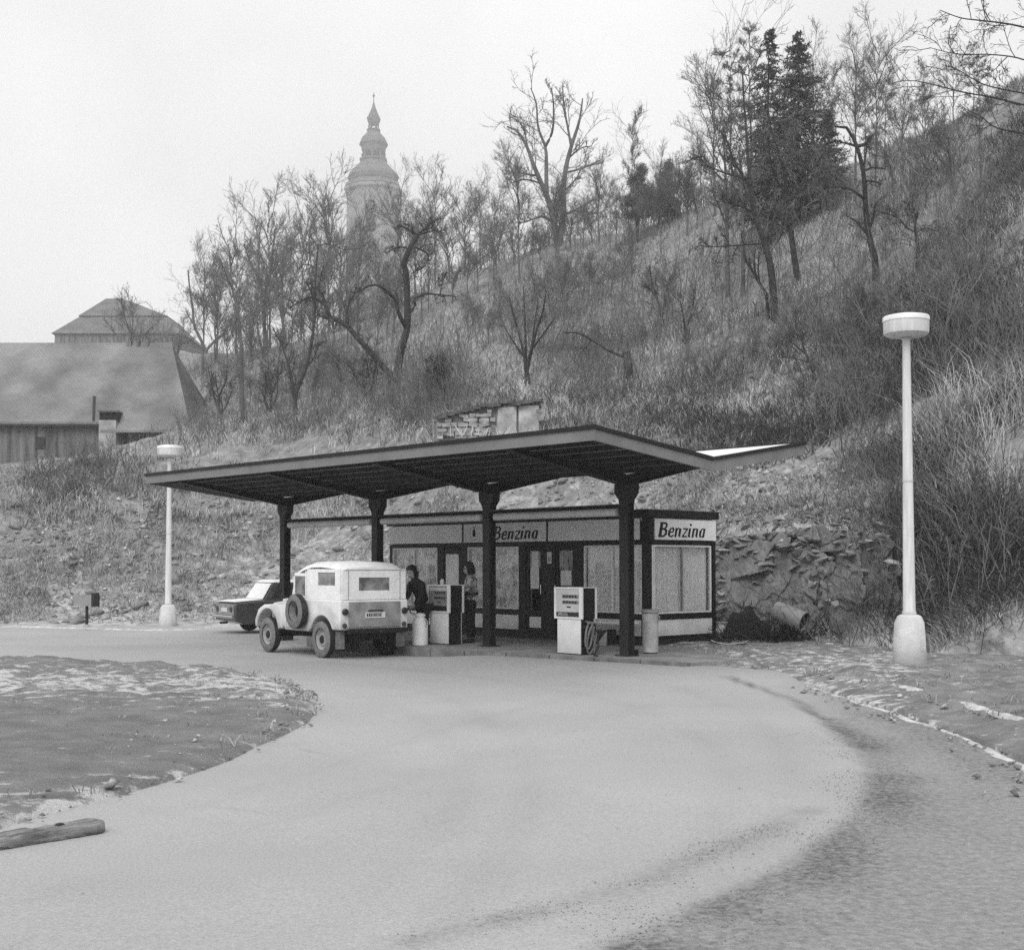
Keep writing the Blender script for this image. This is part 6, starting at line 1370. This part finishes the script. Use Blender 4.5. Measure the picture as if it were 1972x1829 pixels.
o1, e1_ = plates(34, 1.5, .62, .10, 5, .16); o2, e2_ = plates(170, 1.0, 1.5, .05, 6, .14)
upz = np.clip((Z2-1.75-.25*np.sin(S2*1.3))/.35, 0, 1)                      # broken slabby zone above smooth plates
rough = .10*np.abs(fbm(S2*2.2-Z2, Z2*1.4, 17))+.05*np.abs(fbm(S2*7, Z2*3.5, 19))+.035*fbm(S2*17, Z2*13, 27)
o = o1*(1-.3*upz) + o2*(.55+1.7*upz) - (.13*upz)*np.exp(-(e2_/.05)**2) + 1.3*rough
cv = np.clip(1-np.abs(S2-s_[-1]*.62+.35*(Z2-1.3))/.5, 0, 1)*np.clip(1-np.abs(Z2-1.2)/.8, 0, 1); o += .22*cv*vnoise(S2*5, Z2*5, 44)
top_ = 2.5+.9*fbm(s_*.8, s_*.1, 33)+.5*fbm(s_*3, s_*.3, 35)-.25*np.clip((s_-s_[-1]*.75)/2, 0, 1); Zr = np.minimum(Z2, top_[None]+0*Z2)
lean = .18+Z2*.30+np.maximum(Z2-top_[None], 0)*1.6; inx, iny = -.10, 1.0
X = Xb[None]+(lean-o)*inx; Y = Yb[None]+(lean-o)*iny
rf = np_mesh('rock_face', np.stack([X, Y, Zr], -1).reshape(-1, 3), [gridfaces(nv, len(rk_a))], M['rock'])
tag(rf, 'blocky grey rock cutting between the kiosk and the right lamp', kind='structure')
var = None; vs_ = []
def stone(m, loc, size, seed, rot):
    o = rockmesh('stone', M[m], rf, loc, (1, 1, 1), seed % 9, rot) if (m, seed % 9) not in dict_ else None
    if o is None:
        o = dict_[(m, seed % 9)].copy(); C.objects.link(o); o.location = loc; o.rotation_euler = (g.normal(0, .35), g.normal(0, .4), rot)
    else: dict_[(m, seed % 9)] = o
    o.scale = size; return o
dict_ = {}
def rp(a, z, out=.0):
    i = float(np.interp(a, rk_a, np.arange(len(rk_a)))); j = float(np.clip(np.interp(z, zv, np.arange(nv)), 0, nv-1)); ii, jj = int(i), int(j)
    return (X[jj, ii]-.0, Y[jj, ii]-out, z)
for n in range(120):                      # thin slabs along the broken top and the left corner
    a = g.uniform(1372, 1745); z = float(np.interp(a, rk_a, top_))+g.normal(-.15, .38); w_ = g.uniform(.05, .24)
    stone('rock' if n % 4 else 'rock_light', rp(a, min(max(z, 1.2), 2.75), .02), (w_, w_*.7, w_*g.uniform(.16, .38)), n, g.uniform(-.8, .3))
for n in range(80):
    a = g.uniform(1370, 1402); z = g.uniform(.4, 2.6); w_ = g.uniform(.06, .17); stone('rock' if n % 4 else 'rock_light', rp(a, z, .03), (w_, w_*.8, w_*g.uniform(.25, .5)), n*7+1, g.uniform(-.7, .2))
for n in range(26):                       # broken streak right of the middle
    z = g.uniform(.8, 1.9); a = 1575+(1.9-z)*40+g.normal(0, 10); w_ = g.uniform(.06, .16); stone('rock_light' if n % 2 else 'rock', rp(a, z, .0), (w_, w_*.6, w_*g.uniform(.5, 1.0)), n*5+2, g.uniform(-.6, .3))
for n in range(60):                       # fallen blocks at the foot
    a = g.uniform(1480, 1745); p = rp(a, .05, g.uniform(.1, 1.0)); w_ = g.uniform(.04, .15); stone('rock' if n % 2 else 'rock_light', (p[0], p[1], .05), (w_, w_*.8, w_*.6), n*3, g.uniform(0, 6))
b = MB()
rockmesh('ledge', M['rock'], rf, rp(1560, .35, .25), (.95, .45, .5), 77, R_(-25)); rockmesh('ledge', M['rock_light'], rf, rp(1515, .10, .70), (.5, .35, .32), 78, R_(-15))

# ================================================================== ruined stone wall above the canopy
q0, q1 = at(838, 832, 43.9), at(1042, 832, 43.4); wl = thing('stone_wall', 'ruined dry stone wall with two plastered patches above the canopy roof', 'wall', (q0.x, q0.y, q0.z), math.atan2(q1.y-q0.y, q1.x-q0.x))
LW = math.hypot(q1.x-q0.x, q1.y-q0.y); g = np.random.default_rng(12)
MB().prism([(0,-.6),(LW,-.6),(LW,.90),(LW*.45,.84),(LW*.2,.58),(0,.35)], .10, .5).build('core', M['rock'], wl)
z = -.25; row = 0; first = {}
while z < .92:
    h = g.uniform(.10, .17); x = g.uniform(-.1, .1)
    while x < LW:
        w_ = g.uniform(.16, .42); topx = np.interp((x+w_/2)/LW, [0, .2, .45, 1], [.35, .58, .84, .92])
        plaster = .56*LW < x+w_/2 < .99*LW and z > -.25
        if z+h*.5 < topx-g.uniform(0, .12) and not plaster and g.random() > .08:
            key = int(g.integers(0, 6))
            if key not in first:
                me_o = MB().hex8([(-.5+g.uniform(-.06,.06),-.5+g.uniform(-.15,.15),-.5+g.uniform(-.1,.1)),(.5+g.uniform(-.06,.06),-.5+g.uniform(-.15,.15),-.5+g.uniform(-.1,.1)),(.5,.5,-.5),(-.5,.5,-.5),(-.5+g.uniform(-.06,.06),-.5+g.uniform(-.15,.15),.5+g.uniform(-.1,.1)),(.5+g.uniform(-.06,.06),-.5+g.uniform(-.15,.15),.5+g.uniform(-.1,.1)),(.5,.5,.5),(-.5,.5,.5)]).build('stone', M['rock_light'], wl, bevel=.06); first[key] = me_o; o = me_o
            else: o = first[key].copy(); C.objects.link(o)
            o.location = (x+w_/2, .04+g.uniform(-.03, .03), z+h/2); o.scale = (w_*.93, .22, h*.88); o.rotation_euler = (g.normal(0, .08), g.normal(0, .09), g.normal(0, .10))
        x += w_
    z += h
M['plaster'] = mat('plaster', .26, .5, 2.2, .95, .2)
MB().prism([(.575*LW,-.25),(.77*LW,-.25),(.77*LW,.83),(.60*LW,.80)], -.03, .095).build('plaster_panel', M['plaster'], wl)
MB().prism([(.79*LW,-.25),(.98*LW,-.25),(.98*LW,.86),(.79*LW,.84)], -.01, .095).build('plaster_panel', M['plaster'], wl)
cp = MB(); 
for i in range(16):
    x = LW*i/16; tz = float(np.interp((i+.5)/16, [0, .2, .45, 1], [.35, .58, .84, .92]))+g.normal(-.02, .05); cp.hex8([(x-.02,-.12-g.uniform(0,.1),tz),(x+LW/16+.02,-.12-g.uniform(0,.1),tz),(x+LW/16,.6,tz+.05),(x,.6,tz+.05),(x,-.08,tz+.08+g.uniform(0,.06)),(x+LW/16,-.08,tz+.08+g.uniform(0,.06)),(x+LW/16,.6,tz+.2),(x,.6,tz+.2)])
cp.build('turf_cap', M['bark_grey'], wl)
wt = rng.uniform(0, 1, 900); wx_ = q0.x+(q1.x-q0.x)*wt+rng.normal(0, .05, 900); wy_ = q0.y+(q1.y-q0.y)*wt+rng.uniform(-.02, .8, 900); wz_ = q0.z+np.interp(wt, [0, .2, .45, 1], [.35, .58, .84, .92])+.08-np.clip(q0.y-wy_, 0, 1)*.2
grass('wall_grass', np.c_[wx_, wy_, wz_], .1, .45, .014, .8, 'grass_mid', 'dry grass hanging over the top of the ruined wall')
bt = rng.uniform(-.05, 1.15, 90); grass('foot_weeds', np.c_[q0.x+(q1.x-q0.x)*bt, q0.y+(q1.y-q0.y)*bt-rng.uniform(.15, .5, 90), np.full(90, q0.z-.15)], .15, .5, .014, .6, 'grass_pale', 'pale weeds growing in front of the ruined wall')

# ================================================================== house on the left
HY = 86.0; hq = at(190, 905, HY); hs = thing('house', 'long old house with steep pale frosted roof at the left edge', 'house', (hq.x, HY, hq.z), 0)
def hl(px, py, Y=HY): p = at(px, py, Y); return (p.x-hq.x, p.y-HY, p.z-hq.z)
xl = hl(-420, 900)[0]; xr = hl(372, 900)[0]; xm = hl(198, 900)[0]; e1 = hl(0, 812)[2]; e2 = hl(0, 830)[2]; rz = hl(0, 660, HY+5)[2]; xrr = hl(330, 700, HY+5)[0]
MB().box(xl, xm-.0, .35, 9.6, -2.5, e1-.05).build('wall', M['wall_render'], hs); MB().box(xm+.01, xr-.35, .6, 9.6, -2.5, e2-.05).build('wall', M['wall_render'], hs)
def slab3(p, t):                         # roof plane: 4 corners, thickness downwards
    return MB().hex8([(x, y, z-t) for x, y, z in p] + [tuple(q) for q in p])
slab3([(xl,-.1,e1),(xm,-.1,e1),(xm,5,rz),(xl,5,rz)], .16).build('roof', M['roof_frosted'], hs)
sl_ = (rz-e1)/5.1; ye = -.1-(e1-e2)/sl_
MB().add([(xm+.002,ye,e2),(xr,ye,e2),(xrr,5,rz),(xm+.002,5,rz),(xm+.002,ye,e2-.16),(xr,ye,e2-.16),(xrr,5,rz-.16),(xm+.002,5,rz-.16)], [(0,1,2,3),(7,6,5,4),(0,4,5,1),(1,5,6,2),(2,6,7,3),(3,7,4,0)]).build('roof', M['roof_frosted'], hs)
MB().add([(xr+.003,ye,e2),(xr+.003,10,e2),(xrr+.003,5,rz)], [(0,1,2)]).build('roof_hip', M['roof_slate'], hs)
slab3([(xr,10.1,e1),(xl,10.1,e1),(xl,5.01,rz),(xrr,5.01,rz-.2)], .14).build('roof', M['roof_slate'], hs)
MB().box(xl, xm, -.16, -.02, e1-.32, e1-.18).build('gutter', M['dark_steel'], hs); MB().box(xl, xm, -.02, .34, e1-.30, e1-.17).build('eaves', M['wood_dark'], hs)
MB().hex8([(xm-.7,-.12,e1+.05),(xm-.55,-.12,e1+.05),(xm-.55,-.0,e1+.05),(xm-.7,-.0,e1+.05),(xm-1.15,1.3,e1+1.9),(xm-1.0,1.3,e1+1.9),(xm-1.0,1.5,e1+1.9),(xm-1.15,1.5,e1+1.9)]).build('roof_ladder', M['dark_steel'], hs)
dx0, dx1 = hl(205, 0)[0], hl(240, 0)[0]; dz1 = hl(0, 795)[2]
dm = MB().box(dx0, dx1-.1, -.6, .59, -.6, dz1-.55).build('dormer', M['dormer_wall'], hs)
MB().box(dx0-.05, dx1+.05, -.7, 1.5, dz1-.02, dz1+.08).build('dormer_roof', M['roof_slate'], dm); MB().box(dx0, dx1, -.5, .58, dz1-.54, dz1-.022).build('dormer_opening', M['dark_void'], dm)
for px, py in ((75,852),(-60,852),(300,850)):
    p = hl(px, py); yy = .35 if px < 190 else .6
    f = MB().box(p[0]-.32, p[0]+.32, yy-.06, yy-.002, p[2]-.4, p[2]+.4).build('window', M['wood_dark'], hs); MB().box(p[0]-.24, p[0]+.24, yy-.075, yy-.061, p[2]-.32, p[2]+.32).build('pane', M['dial_dark'], f)
for k, px in enumerate((250, 266, 283)):
    p = hl(px, 668, HY+5); MB().box(p[0]-.18, p[0]+.18, 4.7, 5.2, p[2]-.4, p[2]+.35).build('chimney', M['wall_render'], hs)
# far hall with a broken hipped roof
FY = 270.0; fq = at(222, 668, FY); fh = thing('hall', 'large hazy building with a two tiered hipped roof beyond the house', 'building', (fq.x, FY, fq.z), 0)
def fl(px, py, Y=FY): p = at(px, py, Y); return (p.x-fq.x, p.z-fq.z)
(x0, z0), (x1, _) = fl(98, 642), fl(352, 650); dep = 24
MB().box(x0+.6, x1-.6, .6, dep-.6, -6, z0-.02).build('wall', M['wall_render'], fh)
xa, za = fl(138, 600); xb, _ = fl(308, 606); xc, zc = fl(203, 574, FY+11); xd, _ = fl(236, 576, FY+11)
MB().hex8([(x0,0,z0),(x1,0,z0),(x1,dep,z0),(x0,dep,z0),(xa,dep*.22,za),(xb,dep*.22,za),(xb,dep*.78,za),(xa,dep*.78,za)]).build('lower_roof', M['roof_slate'], fh)
MB().hex8([(xa-.25,dep*.2,za+.03),(xb+.25,dep*.2,za+.03),(xb+.25,dep*.8,za+.03),(xa-.25,dep*.8,za+.03),(xc,dep*.48,zc),(xd,dep*.48,zc),(xd,dep*.52,zc),(xc,dep*.52,zc)]).build('upper_roof', M['roof_slate'], fh)
for px in (205, 225, 258, 272, 292, 312):
    p = fl(px, 672, FY); f = MB().box(p[0]-.45, p[0]+.45, .52, .598, p[1]-.6, p[1]+1.1).build('window', M['wood_dark'], fh); MB().box(p[0]-.35, p[0]+.35, .48, .518, p[1]-.5, p[1]+1.0).build('pane', M['dark_void'], f)

# ================================================================== church tower
TY = 590.0; tq = at(718, 640, TY); tw_ = thing('church_tower', 'hazy octagonal church tower with a tiered onion spire and open lanterns', 'church tower', (tq.x, TY, tq.z), 0); u = TY/F
def tz(y): return at(718, y, TY).z - tq.z
def TL(name, prof, m, n=8, cap=True):
    return MB().lathe([(r*u, tz(y)) for r, y in prof], n, (0,0,0), 'z', cap).build(name, M[m], tw_, rot=(0,0,R_(22.5)))
TL('tower_wall', [(56,760),(54,560),(53,374)], 'tower_stone'); TL('cornice', [(54,373.5),(59,371),(59,367),(55,364)], 'tower_stone')
TL('lower_roof', [(57,363.5),(53,357),(46,351)], 'tower_copper'); TL('onion_roof', [(47,350.5),(50,343),(47,336),(38,327),(29,318),(25,313)], 'tower_copper', 16)
TL('gallery', [(26,312.5),(28,310.5),(28,307.5),(25,307)], 'tower_copper')
for k in range(8):
    a = math.pi*2*k/8; MB().lathe([(2.6*u, tz(306.8)), (2.6*u, tz(296.2))], 6, (21*u*math.cos(a), 21*u*math.sin(a), 0)).build('lantern_column', M['tower_copper'], tw_)
TL('lantern_head', [(22,296),(24,292),(25,284),(28,280)], 'tower_copper'); TL('upper_onion', [(28,279.5),(26,274),(22,266),(15,259),(12,254)], 'tower_copper', 16); TL('upper_ledge', [(13,253.5),(14,252),(14,250.5),(11,250)], 'tower_copper')
for k in range(6):
    a = math.pi*2*k/6; MB().lathe([(1.5*u, tz(249.8)), (1.5*u, tz(240.2))], 6, (9*u*math.cos(a), 9*u*math.sin(a), 0)).build('lantern_column', M['tower_copper'], tw_)
TL('lantern_cap', [(10,240),(12,236),(14,229),(13,227)], 'tower_copper'); TL('spire', [(12,226.5),(8,218),(4,208),(1.4,198)], 'tower_copper', 12); TL('finial', [(.8,197.8),(.8,184),(.5,178)], 'tower_copper', 8); TL('ball', [(.9,187.5),(2.6,185),(.9,182.5)], 'tower_copper', 12)
for k, yy in enumerate((430, 500)):
    MB().box(-9*u, 9*u, -55*u, -51*u, tz(yy+22), tz(yy-22)).build('tower_window', M['dark_void'], tw_)

# ================================================================== haze
hm = bpy.data.materials.new('haze'); hm.use_nodes = True; n = hm.node_tree; n.nodes.clear(); o = n.nodes.new('ShaderNodeOutputMaterial'); v = n.nodes.new('ShaderNodeVolumePrincipled')
v.inputs['Color'].default_value = (.97, .97, .97, 1); v.inputs['Density'].default_value = .0008; v.inputs['Anisotropy'].default_value = .25
n.links.new(v.outputs[0], o.inputs['Volume'])
hb_ = MB().box(-2600, 2600, -900, 3600, -2.0, at(718, 160, TY).z+6).build('haze', hm); tag(hb_, 'thin pale winter haze lying over the whole valley', kind='stuff')
